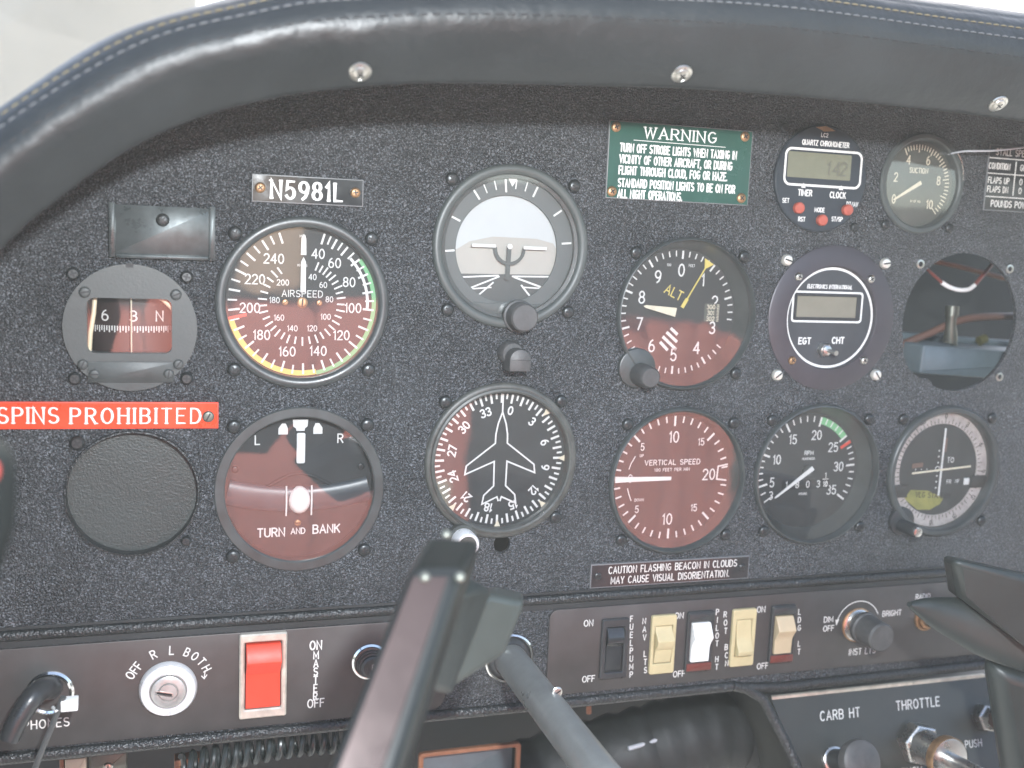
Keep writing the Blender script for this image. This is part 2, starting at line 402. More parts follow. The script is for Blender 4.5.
# ------------------------------------------------------------------ engraved stroke lettering
def E(cx, cy, rx, ry, a0, a1, n=10):
    n = max(3, int(abs(a1 - a0) / 26))
    return [(cx + rx * cos(rad(a0 + (a1 - a0) * i / n)), cy + ry * sin(rad(a0 + (a1 - a0) * i / n))) for i in range(n + 1)]
G = {
 'A': (.66, [[(0, 0), (.33, 1), (.66, 0)], [(.12, .34), (.54, .34)]]),
 'B': (.58, [[(0, 0), (0, 1)], [(0, 1), (.32, 1)] + E(.32, .76, .22, .24, 90, -90) + [(0, .52)], [(.3, .52)] + E(.32, .26, .26, .26, 90, -90) + [(0, 0)]]),
 'C': (.62, [E(.33, .5, .33, .5, 48, 312)]),
 'D': (.62, [[(0, 0), (0, 1), (.26, 1)] + E(.26, .5, .36, .5, 90, -90) + [(0, 0)]]),
 'E': (.52, [[(.52, 1), (0, 1), (0, 0), (.52, 0)], [(0, .52), (.42, .52)]]),
 'F': (.50, [[(.50, 1), (0, 1), (0, 0)], [(0, .52), (.42, .52)]]),
 'G': (.66, [E(.33, .5, .33, .5, 50, 330) + [(.64, .46), (.38, .46)]]),
 'H': (.60, [[(0, 0), (0, 1)], [(.6, 0), (.6, 1)], [(0, .52), (.6, .52)]]),
 'I': (.0, [[(0, 0), (0, 1)]]),
 'J': (.42, [[(.42, 1), (.42, .24)] + E(.21, .22, .21, .22, 0, -180)]),
 'K': (.58, [[(0, 0), (0, 1)], [(.56, 1), (0, .4)], [(.2, .6), (.58, 0)]]),
 'L': (.48, [[(0, 1), (0, 0), (.48, 0)]]),
 'M': (.74, [[(0, 0), (0, 1), (.37, .25), (.74, 1), (.74, 0)]]),
 'N': (.62, [[(0, 0), (0, 1), (.62, 0), (.62, 1)]]),
 'O': (.68, [E(.34, .5, .34, .5, 90, 450)]),
 'P': (.56, [[(0, 0), (0, 1)], [(0, 1), (.3, 1)] + E(.3, .74, .26, .26, 90, -90) + [(0, .48)]]),
 'Q': (.68, [E(.34, .5, .34, .5, 90, 450), [(.4, .25), (.66, -.04)]]),
 'R': (.58, [[(0, 0), (0, 1)], [(0, 1), (.3, 1)] + E(.3, .75, .26, .25, 90, -90) + [(0, .5)], [(.28, .5), (.58, 0)]]),
 'S': (.56, [E(.28, .75, .27, .25, 40, 270) + E(.28, .25, .28, .25, 90, -150)]),
 'T': (.58, [[(0, 1), (.58, 1)], [(.29, 1), (.29, 0)]]),
 'U': (.60, [[(0, 1), (0, .3)] + E(.3, .3, .3, .3, 180, 360) + [(.6, 1)]]),
 'V': (.64, [[(0, 1), (.32, 0), (.64, 1)]]),
 'W': (.90, [[(0, 1), (.22, 0), (.45, .9), (.68, 0), (.9, 1)]]),
 'X': (.60, [[(0, 0), (.6, 1)], [(0, 1), (.6, 0)]]),
 'Y': (.60, [[(0, 1), (.3, .48), (.6, 1)], [(.3, .48), (.3, 0)]]),
 'Z': (.58, [[(0, 1), (.58, 1), (0, 0), (.58, 0)]]),
 '0': (.56, [E(.28, .5, .28, .5, 90, 450)]),
 '1': (.20, [[(0, .78), (.16, 1), (.16, 0)]]),
 '2': (.54, [E(.27, .73, .27, .27, 165, -35) + [(0, 0), (.54, 0)]]),
 '3': (.54, [E(.26, .75, .25, .25, 150, -90), E(.26, .27, .28, .27, 88, -150)]),
 '4': (.58, [[(.44, 0), (.44, 1)], [(.44, 1), (0, .3), (.58, .3)]]),
 '5': (.54, [[(.5, 1), (.08, 1), (.04, .54)] + E(.26, .32, .28, .32, 125, -150)]),
 '6': (.54, [E(.27, .3, .27, .3, 180, 540) , E(.40, .3, .40, .70, 180, 98)]),
 '7': (.52, [[(0, 1), (.52, 1), (.16, 0)]]),
 '8': (.54, [E(.27, .76, .23, .24, -90, 270), E(.27, .27, .27, .26, 90, 450)]),
 '9': (.54, [E(.27, .7, .27, .3, 0, 360), E(.14, .7, .40, .70, 0, -82)]),
 '.': (.05, [[(0, 0), (.0, .07)]]), ',': (.06, [[(.06, .08), (0, -.14)]]), '-': (.3, [[(0, .5), (.3, .5)]]),
 '/': (.4, [[(0, 0), (.4, 1)]]), "'": (.04, [[(0, 1), (0, .8)]]), ' ': (.36, []),
}
# ends that carry serifs: (x, y) of stroke ends standing on the base or cap line
SERIF = {'A': [(0, 0), (.66, 0)], 'B': [], 'D': [], 'E': [], 'F': [(0, 0)], 'H': [(0, 0), (0, 1), (.6, 0), (.6, 1)], 'I': [(0, 0), (0, 1)],
 'L': [(0, 1)], 'N': [(0, 0), (.62, 1), (-.04, 1)], 'P': [(0, 0)], 'R': [(0, 0), (.62, 0)], 'T': [(.29, 0)], 'W': [(0, 1), (.45, .95), (.9, 1)],
 '1': [(.16, 0)], 'M': [(0, 0), (.74, 0)], 'V': [(0, 1), (.64, 1)]}
def text(mb, st, x, z, size, h, w=.14, ang=0.0, cx=1.0, align='c', mt=None, sp=.24, nib=0.0, serif=False, slant=0.0):
    """cap height = size; w = stroke over size; (x, z) = middle of the text; ang clockwise"""
    tot = 0; adv = []
    for ch in st:
        g = G.get(ch, G[' ']); adv.append(tot); tot += (g[0] + sp / max(cx, .01) * (1 if cx >= 1 else cx ** .4))
    tot -= sp
    x0 = {'c': -tot * cx / 2, 'l': 0, 'r': -tot * cx}[align]
    ca, sa = cos(rad(-ang)), sin(rad(-ang))
    def put(px, py):
        u = (x0 + px * cx + slant * py) * size; v = (py - .5) * size
        return (x + u * ca - v * sa, z + u * sa + v * ca)
    for ch, a in zip(st, adv):
        g = G.get(ch, G[' '])
        k = 0
        for stroke in g[1]:
            mb.ribbon([put(a + px, py) for px, py in stroke], w * size, h + .018 * k, mt, nib=nib if abs(ang) < 5 else 0); k += 1
        if serif:
            for px, py in SERIF.get(ch, []):
                mb.ribbon([put(a + px - .14, py), put(a + px + .14, py)], w * size * .38, h + .018 * k, mt, cap=0); k += 1
def vtext(mb, st, x, z0, z1, size, h, w=.14, mt=None, cx=1.0):
    n = len(st)
    for i, c in enumerate(st):
        if c != ' ': text(mb, c, x, z0 + (z1 - z0) * i / (n - 1), size, h, w, mt=mt, cx=cx)

# ------------------------------------------------------------------ scene helpers
def thing(name, label, cat, x=0, z=0, h=0, group=None, y=None):
    o = bpy.data.objects.new(name, None); COL.objects.link(o)
    o.empty_display_size = .01
    o.location = (x * S, (-h if y is None else y) * S, z * S)
    o['label'] = label; o['category'] = cat
    if group: o['group'] = group
    return o
def tag(o, label, cat, group=None):
    o['label'] = label; o['category'] = cat
    if group: o['group'] = group
    return o
def struct(o):
    o['kind'] = 'structure'; return o

def screw_mesh(r, hh, style, head, slot, rot):
    b = MB(head, slot)
    if style == 'phillips':
        b.lathe([(r, 0), (r, hh * .35), (r * .85, hh * .75), (r * .62, hh), (0, hh)], seg=20)
        for k in (0, 90): b.tick(rot + k, -r * .52, r * .52, r * .26, hh + .05 + .01 * (k > 0), slot)
    elif style == 'slot':
        b.lathe([(r, 0), (r, hh * .5), (r * .8, hh * .9), (r * .55, hh), (0, hh)], seg=20)
        b.tick(rot, -r * .72, r * .72, r * .26, hh + .05, slot)
    else:  # cup washer with an oval head
        b.lathe([(r * 1.45, 0), (r * 1.4, hh * .35), (r * 1.05, hh * .6), (r * .98, hh * .45), (r * .9, hh * .7), (r * .5, hh), (0, hh)], seg=24)
        for k in (0, 90): b.tick(rot + k, -r * .5, r * .5, r * .24, hh + .05 + .01 * (k > 0), slot)
    return b
def screw(parent, x, z, h=0.0, r=3.3, hh=1.9, style='phillips', head=None, slot=None, rot=None, name='mounting_screw'):
    rot = random.uniform(0, 90) if rot is None else rot
    b = screw_mesh(r, hh, style, head or SCREWBLK, slot or SLOT, rot)
    if len(b.mats) < 2 or r < 2.2: return b.build(name, parent, (x, -h, z))
    c = MB(b.mats[1]); used = [f for f, m in zip(b.f, b.mi) if m == 1]
    c.v = b.v; c.f = used; c.mi = [0] * len(used)
    keep = sorted({q for f in used for q in f}); mp = {q: i for i, q in enumerate(keep)}
    c.v = [b.v[q] for q in keep]; c.f = [[mp[q] for q in f] for f in used]
    b.f = [f for f, m in zip(b.f, b.mi) if m == 0]; b.mi = [0] * len(b.f); b.v = b.v[:keep[0]]; b.mats = b.mats[:1]
    o = b.build(name, parent, (x, -h, z)); c.build('screw_recess', o)
    return o

def knob_profile(r, h0, h1, taper=.94):
    return [(r, h0), (r * .99, h0 + (h1 - h0) * .5), (r * taper, h1 - .9), (r * taper - .9, h1), (0, h1)]

# ------------------------------------------------------------------ camera
R_ = 27.0
cam_d = bpy.data.cameras.new('camera'); cam = bpy.data.objects.new('camera', cam_d); COL.objects.link(cam)
right = Vector((0.95205874, -0.30298359, 0.04225052)); fwd = Vector((0.30591068, 0.94216323, -0.13692007)); up = Vector((0.00167765, 0.14328084, 0.98968065))
M = Matrix.Identity(4)
for i in range(3): M[i][0] = right[i]; M[i][1] = up[i]; M[i][2] = -fwd[i]
M.translation = Vector((-164.38, -504.37, 74.91)) * S
cam.matrix_world = M
cam_d.sensor_width = 36; cam_d.lens = 1061.767 / 1024 * 36
cam_d.clip_start = .01; cam_d.clip_end = 2000
cam_d.dof.use_dof = True; cam_d.dof.focus_distance = .52; cam_d.dof.aperture_fstop = 7.5
SC.camera = cam

# ------------------------------------------------------------------ glareshield path (lip, at h = 100)
LIP = [(-266, -190), (-262, -120), (-257, -60), (-249, 0), (-238, 36), (-220, 63), (-199.6, 83), (-176.2, 101.0), (-152.6, 113.3), (-126.4, 121.8), (-104, 126.6), (-68.5, 131.6), (-1.6, 136.0), (42.5, 138.4), (114.4, 139.2), (207.8, 137.9), (290, 135), (380, 128), (450, 112)]
lip = spline([(a, b) for a, b in LIP], 9)
def lip_frame(i):
    a = lip[max(i - 1, 0)]; b = lip[min(i + 1, len(lip) - 1)]
    t = (b - a).normalized(); return lip[i], t, Vector((-t.y, t.x))
def lip_scale(x):
    t = min(max((x + 200) / 240, 0), 1); t = t * t * (3 - 2 * t)
    return .74 + .26 * t

# ------------------------------------------------------------------ instrument panel
GA = dict(asi=(-105, 40), att=(-4, 70), alt=(94.5, 38.5), tb=(-105, -49.5), dg=(-4.4, -37.8), vsi=(95.5, -51.2), rpm=(182, -50.2), cdi=(268, -50.6), egt=(183.2, 38), hole=(269.8, 37))
SMALL = dict(comp=(-181.3, 27.5), blank=(-181, -49), chrono=(168.3, 113), suction=(234.2, 114))
RH = 39.0
def build_panel():
    root = thing('instrument_panel', 'black crinkle painted instrument panel carrying all the round gauges', 'panel')
    bm = bmesh.new()
    def loop(pts):
        vs = [bm.verts.new((x * S, 0, z * S)) for x, z in pts]
        return [bm.edges.new((vs[i], vs[(i + 1) % len(vs)])) for i in range(len(vs))], vs
    top = []
    for i in range(0, len(lip), 3):
        p, t, n = lip_frame(i)
        if p.y > -150: top.append((p.x + n.x * 34, p.y + n.y * 34))
    outline = [(top[-1][0], -172.5), (-312, -172.5)] + top
    edges = []; walls = []
    e, v = loop(outline); edges += e
    holes = []
    for k, (cx, cz) in GA.items():
        if k == 'hole':
            pts = []
            for i in range(96):
                a = 2 * pi * i / 96; r = 39.6
                d = math.degrees(a)
                if 196 < d < 236: r = 39.6 + 2.4 * sin((d - 196) / 40 * pi)
                if 236 <= d < 248: r = 39.6 - 2.2 * sin((d - 236) / 12 * pi)
                pts.append((cx + r * cos(a), cz + r * sin(a) * 1.005))
        else: pts = circ(cx, cz, RH, 72)
        holes.append(pts)
    holes.append(circ(*SMALL['blank'], 28.6, 64)); holes.append(circ(*SMALL['suction'], 25.5, 64)); holes.append(circ(*SMALL['comp'], 26.5, 64))
    # knob cut-out below the heading gauge
    holes.append([(4.4 * cos(a) - 2.4, -81.4 + 4.8 * sin(a)) for a in [2 * pi * i / 28 for i in range(28)]])
    holes.append(circ(3.6, -143.6, 11, 40))
    hv = []
    for pts in holes:
        e, v = loop(pts); edges += e; hv.append(v)
    bmesh.ops.triangle_fill(bm, use_beauty=True, use_dissolve=False, edges=edges)
    for v in hv:
        n = len(v); back = [bm.verts.new((q.co.x, .0022, q.co.z)) for q in v]
        for i in range(n): bm.faces.new((v[i], v[(i + 1) % n], back[(i + 1) % n], back[i]))
    bmesh.ops.recalc_face_normals(bm, faces=bm.faces)
    me = bpy.data.meshes.new('panel_sheet'); bm.to_mesh(me); bm.free()
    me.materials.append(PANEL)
    o = bpy.data.objects.new('panel_sheet', me); COL.objects.link(o); o.parent = root
    # edge beads above and below the switch strip
    for (z, xa, xb, r) in ((-112.9, -290, 285, 2.6), (-171.4, -290, 138, 2.9)):
        b = MB(BEAD)
        n = 9; path = [(xa + (xb - xa) * i / 60, 0, z + (.4 * sin(i * .9) * .2)) for i in range(61)]
        b.tube(path, r, 14)
        b.build('edge_bead', root)
    b = MB(DARKBAY); b.box(-290, 300, -118.4, -115.6, .0, .5); b.box(-290, 300, -110.2, -108.9, .0, .4); b.build('edge_lip', root)
    # return flange under the lower bead
    b = MB(DARKBAY); b.hexa([(-290, .2, -172), (138, .2, -172), (138, 26, -176), (-290, 26, -176), (-290, .2, -175), (138, .2, -175), (138, 26, -179), (-290, 26, -179)]); b.build('lower_flange', root)
    for x, z in ((238.4, 69.6), (300.8, 68.8), (301.6, 5.4)):
        nb = MB(SCREWSTEEL, SLOT); nb.lathe([(2.7, 0), (2.5, .5), (1.6, .6), (1.4, .1)], seg=20); nb.disc(1.45, .12, mt=SLOT, seg=20)
        nb.build('screw_hole_insert', root, (x, 0, z))
    return root
panel = build_panel()

# ------------------------------------------------------------------ gauges
def gauge_base(name, label, x, z, rout=40.3, rin=35.4, depth=6, style='round', bez=BEZEL, dial=DIAL, screws=((-1, 1), (1, 1), (-1, -1), (1, -1)), cover=True, cat='gauge', half=31.35, sr=3.3, group=None, screw_kw={}, front=None):
    front = front or rin
    root = thing(name, label, cat, x, z, 0, group)
    b = MB(bez)
    if style == 'round':
        b.lathe([(rout, -.4), (rout, .7), (rout - .5, 1.7), (rout - 1.5, 2.3), (rin + 1.5, 2.2), (rin + .5, 1.6), (rin, .8), (rin, -depth - .3)], seg=96)
    elif style == 'flat':
        b.lathe([(rout, -.4), (rout, .5), (rout - .5, 1.0), (rin + .6, 1.0), (rin, .5), (rin, -depth - .3)], seg=96)
    elif style == 'deep':
        b.lathe([(rout, -.4), (rout, 1.3), (rout - .8, 2.8), (rout - 1.4, 3.2), (front + .9, 3.0), (front + .2, 2.0), (front, .6), (rin, -depth - .3)], seg=96)
    b.build('bezel', root)
    d = MB(dial); d.disc(rin + .6, -depth, seg=96); d.build('dial', root)
    if cover:
        g = MB(COVER); g.disc(front + .1, -.2, seg=96); g.build('cover_glass', root)
    for sx, sz in screws: screw(root, sx * half, sz * half, r=sr, **screw_kw)
    return root

def shrink(t, k):
    for o in t.children:
        if o.name.split('.')[0] not in ('bezel', 'cover_glass', 'mounting_screw', 'knob_boss', 'setting_knob', 'dial'): o.scale = (k, 1, k)
def interp(tab, v):
    for (a, x), (b, y) in zip(tab, tab[1:]):
        if a <= v <= b: return x + (y - x) * (v - a) / (b - a)

def needle(root, ang, r0, r1, w0, w1, h, mt=WHITE, name='needle', cx=0, cz=0):
    a = rad(ang); d = Vector((sin(a), cos(a))); p = Vector((cos(a), -sin(a)))
    pts = [d * r0 + p * w0 / 2, d * (r1 - w1) + p * w1 / 2, d * r1, d * (r1 - w1) - p * w1 / 2, d * r0 - p * w0 / 2]
    b = MB(mt); b.prism([(q.x + cx, q.y + cz) for q in pts], h, h + .5, 0, None, True)
    return b.build(name, root)

# --- airspeed indicator
def airspeed():
    D = 5.5; t = gauge_base('airspeed_indicator', 'airspeed indicator gauge with green and yellow arcs and a white needle pointing straight up', *GA['asi'], depth=D, bez=BEZEL)
    b = MB(WHITE); h = -D + .12
    T = [(40, 17), (60, 38), (80, 65), (100, 95), (120, 129), (140, 161), (160, 196), (180, 230), (200, 263), (220, 295.5), (240, 326.5), (250, 341)]
    for v in range(40, 251, 5):
        a = interp(T, v); b.tick(a, 30 if v % 10 else 29, 34.2, .95 if v % 10 == 0 else .8, h)
    for v in range(40, 241, 20):
        a = rad(interp(T, v)); text(b, str(v), 24.3 * sin(a), 24.3 * cos(a), 4.3, h, .135, cx=.95)
    T2 = [(40, 21), (60, 49), (80, 82), (100, 120), (120, 158), (140, 200), (160, 236), (180, 274), (200, 315), (205, 324)]
    for v in range(40, 206, 5):
        a = interp(T2, v); b.tick(a, 16.4, 20.6 if v % 10 == 0 else 20.0, .75, h)
    for v in range(40, 201, 20):
        a = rad(interp(T2, v)); text(b, str(v), 12.9 * sin(a), 13.1 * cos(a), 2.6, h, .14, cx=.95)
    text(b, 'AIRSPEED', 0, 4.2, 3.0, h, .13, cx=1.05, sp=.3)
    text(b, 'MPH', -.3, 31.2, 1.1, h, .16); text(b, 'KNOTS', -.2, 17.6, 1.1, h, .16)
    b.build('lettering', t)
    g = MB(GREEN); g.arc(33.2, 35.2, 52, 168, -D + .06); g.build('green_arc', t)
    g = MB(YELLOW); g.arc(32.4, 34.9, 168, 256, -D + .07); g.build('yellow_arc', t)
    g = MB(WHITE); g.arc(30.4, 31.7, 46, 95, -D + .20); g.build('white_arc', t)
    g = MB(RED); g.tick(256.5, 26.3, 34.8, 1.5, -D + .24); g.build('red_line', t)
    needle(t, 0, 5, 21.5, 2.5, 2.2, -D + 2.2, name='needle'); needle(t, 0, 22.5, 32.3, 2.5, 2.2, -D + 2.2, name='needle')
    for x, r in ((-8, 1.5), (8, 1.4), (0, 2.6)):
        screw(t, x, 0, -D + .1, r, .8, 'slot', SCREWBRASS, name='dial_screw')
airspeed()

# --- attitude indicator
def attitude():
    D = 6; t = gauge_base('attitude_indicator', 'attitude indicator with a white horizon ball and miniature aeroplane bars', *GA['att'], depth=D, bez=BEZELGREY, dial=DIALGREY, half=31.5)
    ring = MB(DIALGREY)
    n = 72
    ring.frame(circ(0, 0, 35.6, n), circ(-.9, -1.2, 26.4, n), -D + 1.0, -D + 2.0, .2); ring.build('bank_ring', t)
    bl = MB(SKYBALL, SKYLOW, GROUNDB, WHITE); h = -D + .1
    up_ = [(-.9 + 27 * cos(rad(a)), -1.2 + 27 * sin(rad(a))) for a in range(-4, 185, 6)]
    bl.poly(up_, h, SKYBALL)
    bl.poly([(-28, -3.2), (-26, -14), (26, -13.2), (27.5, -3.0), (24, 2.6), (15, 4.6), (-8, 4.8), (-20, 2.0)], h + .08, SKYLOW)
    gp = [(-27.5, -14.6), (26, -13.4)] + [(-.9 + 27 * cos(rad(a)), -1.2 + 27 * sin(rad(a))) for a in range(-30, -152, -8)]
    bl.poly(gp, h + .16, GROUNDB)
    hw = h + .24
    for p, q, w in (((-25, -15.8), (-4.5, -14.4), .8), ((3, -14.6), (22.5, -14.2), .8), ((-4, -14.9), (-20.3, -21.6), .8), ((-7, -18), (-15.5, -25.4), .8), ((4, -15), (20.8, -20.3), .9), ((8, -19), (14.4, -26.2), .9), ((-20.3, -21.6), (-8, -20.4), .7), ((8.6, -19.9), (20.8, -20.3), .7)):
        bl.ribbon([p, q], w, hw, WHITE); hw += .02
    bl.build('horizon_ball', t)
    m = MB(BEZELGREY); 
    pts = [(-21.5, -28.2), (-16, -27.6), (-9, -28.4), (-5, -27.6), (2, -28.3), (8, -27.4), (14, -28.2), (21, -27.6)] + [(35 * cos(rad(a)), 35 * sin(rad(a))) for a in range(-52, -129, -6)]
    m.prism(pts, -D + 2.1, -D + 2.9, .2); m.build('lower_mask', t)
    b = MB(WHITE)
    for a, r0, w in ((0, 26.8, 1.0), (10, 28.6, .6), (20, 28.6, .6), (30, 27.6, 1.0), (60, 28, .95), (90, 28, .95), (-10, 28.6, .6), (-20, 28.6, .6), (-30, 27.6, 1.0), (-60, 28, .95), (-90, 28, .95)):
        b.tick(a - 5.5, r0, 33.2, w, -D + 2.12)
    b.poly([(-2.0, 34.0), (3.0, 34.0), (.4, 29.5)], -D + 2.3); b.build('bank_scale', t)
    a = MB(WHITE, BEZELGREY); hh = -D + 3.2
    a.box(-19.5, -7.4, -.55, .95, hh, hh + .7); a.box(7.2, 19.3, -.85, .65, hh, hh + .7); a.lathe([(1.3, hh), (1.3, hh + .7), (0, hh + .9)], seg=20, cz=.2)
    arc_ = [(7.4 * cos(rad(q)), -1 + 7.2 * sin(rad(q))) for q in range(180, 361, 12)]
    a.ribbon(arc_, 1.7, hh + .5, BEZELGREY); a.ribbon([(-.2, -1), (-.6, -15.5)], 2.3, hh + .3, BEZELGREY)
    a.build('miniature_aeroplane', t)
    k = MB(KNOBGREY); k.lathe([(8.2, 1.2), (8.2, 3.2), (7.3, 3.6), (7.0, 11), (6.2, 12), (0, 12.2)], seg=40, cx=4.8, cz=-34); k.build('adjusting_knob', t)
    f = MB(BEZEL); f.lathe([(33.6, -D + 3), (33.6, -.6), (35.2, -.3)], seg=96); f.build('inner_lip', t)
attitude()

# --- altimeter
def altimeter():
    D = 11; t = gauge_base('altimeter', 'altimeter gauge with a yellow ALT legend, zebra patch and white hand on eight', *GA['alt'], depth=D, rin=34.0, front=38.4, style='deep', bez=BEZEL, screws=((-1, 1), (1, 1), (1, -1)))
    h = -D + .12; b = MB(WHITE)
    for i in range(50):
        a = i * 7.2 + 2; mj = i % 5 == 0
        if 100 < a < 122: continue
        b.tick(a, 29.8 if mj else 31.2, 34.3, 1.1 if mj else .7, h)
    for v in range(10):
        a = rad(v * 36 + 2); text(b, str(v), 23.6 * sin(a), 23.6 * cos(a), 6.4, h, .13, cx=.92)
    text(b, '100', -7, 26.3, 1.3, h, .16); text(b, 'FEET', 7, 26.3, 1.3, h, .16)
    b.build('lettering', t)
    y = MB(YELLOW); text(y, 'ALT', -3.0, 11.2, 5.0, h, .13, ang=24, cx=1.0); y.build('yellow_legend', t)
    w = MB(CREAM, DIALOLIVE); w.poly(rrect(16.5, 25.8, -4.6, 5.6, .8, 3), h, DIALOLIVE)
    for i, s_ in enumerate(('300', '301', '302')): text(w, s_, 20.5, 3.6 - 3.3 * i, 2.3, h + .08, .16, mt=CREAM)
    for i in range(11): w.ribbon([(24.3 + .2 * (i % 2), 4.8 - .9 * i), (25.6, 4.8 - .9 * i)], .35, h + .08, CREAM)
    w.build('pressure_window', t)
    z = MB(WHITE)
    for i, (p, q) in enumerate((((-9.6, -16.4), (-4.6, -21.0)), ((-8.2, -13.4), (.6, -20.6)), ((-6, -10.9), (.8, -16.3)), ((-3.6, -8.6), (.8, -12.2)))):
        z.ribbon([p, q], 1.7, h, cap=0)
    z.build('zebra_patch', t)
    needle(t, 279, 2.5, 22.5, 5.0, 1.6, -D + 2.6, CREAM, 'hundreds_hand')
    a = rad(30); d = Vector((sin(a), cos(a))); p = Vector((cos(a), -sin(a)))
    y = MB(YELLOW)
    def q(r, o): v = d * r + p * o; return (v.x, v.y)
    y.prism([q(3.5, -1), q(9, -1), q(9.6, -.35), q(29, -.35), q(33.5, -3.3), q(33.5, 3.3), q(29, .35), q(9.6, .35), q(9, 1), q(3.5, 1)], -D + 1.4, -D + 1.8); y.build('thousands_hand', t)
    k = MB(BEZEL); pts = circ(-27.6, -28.4, 10.4, 40)
    k.prism(pts, -.3, 2.6, .8); k.build('knob_boss', t)
    k = MB(KNOBGREY); k.lathe([(6.0, 2.5), (6.0, 9), (5.7, 11), (5.4, 15), (4.6, 16), (0, 16.2)], seg=40, cx=-26.0, cz=-31.5); k.build('setting_knob', t)
    return t
shrink(altimeter(), .965)

# --- turn and bank
def turnbank():
    D = 7; t = gauge_base('turn_and_bank_indicator', 'turn and bank indicator with a white slip ball between two white lines', *GA['tb'], depth=D, style='flat', bez=BEZEL)
    h = -D + .1; b = MB(WHITE)
    b.poly([(-3.5, 33.0), (3.9, 33.0), (3.6, 29.6), (2.4, 28.6), (2.2, 27.4), (-1.7, 27.4), (-1.9, 28.6), (-3.2, 29.6)], h)
    for u in (-8.0, 8.6):
        bk = MB(WHITE); bk.poly([(u - 2.2, 25.8), (u + 2.2, 25.8), (u + 2.2, 28.8), (u + (1.2 if u < 0 else .6), 31.1), (u - (.6 if u < 0 else 1.2), 31.1), (u - 2.2, 28.8)], h); bk.build('bank_mark', t)
    text(b, 'L', -20, 23.2, 4.2, h, .15); text(b, 'R', 19.6, 23.4, 4.2, h, .15)
    text(b, 'TURN', -13.1, -22.6, 4.1, h, .17); text(b, 'AND', -.2, -22.4, 2.8, h, .17); text(b, 'BANK', 13.6, -21.9, 4.1, h, .17)
    b.build('lettering', t)
    n = MB(WHITE); n.prism(rrect(-1.6, 2.5, 11.6, 26.6, .8, 3), -D + .9, -D + 1.4, .2); n.build('turn_needle', t)
    for x in (-30.3, 30): screw(t, x, 9.2, -D + .1, 1.7, .9, 'slot', SCREWBLK, name='dial_screw')
    screw(t, -.4, -18.2, -D + .1, 1.6, .8, 'slot', SCREWBRASS, name='dial_screw')
    m = MB(DIAL); pts = [(x, 2.4 + 4.2 * cos(x / 15.5 * pi / 2 * 1.35)) for x in [-15.5 + 31 * i / 24 for i in range(25)]]
    m.tube([(x, D - .3, z) for x, z in pts], .85, 8); m.build('arched_slot', t)
    tb = MB(TUBEDARK); path = [(x, D + 2, -6.3 + (x / 34) ** 2 * 4.4) for x in [-34 + 68 * i / 40 for i in range(41)]]
    tb.tube(path, 6.2, 20, flat=1.0); tb.v = [(x, D - .3 + (y - D - 2) * .35, z) for x, y, z in tb.v]; tb.build('slip_tube', t)
    bl = MB(BALL); bl.lathe([(0, -5.6)] + [(5.6 * cos(rad(a)), 5.6 * sin(rad(a))) for a in range(-75, 76, 15)] + [(0, 5.6)], seg=28, axis=(0, 0, 1), org=(0.1, D - .4, -6.6)); 
    bl.v = [(x * .98, y, -6.6 + (z + 6.6) * 1.22) for x, y, z in bl.v]
    bl.build('slip_ball', t)
    lines = MB(WHITE)
    for x in (-6.3, 5.8): lines.tube([(x, D - 2.2, .8), (x, D - 3.4, -6.3), (x, D - 2.2, -14)], .42, 8)
    lines.build('centre_lines', t)
turnbank()

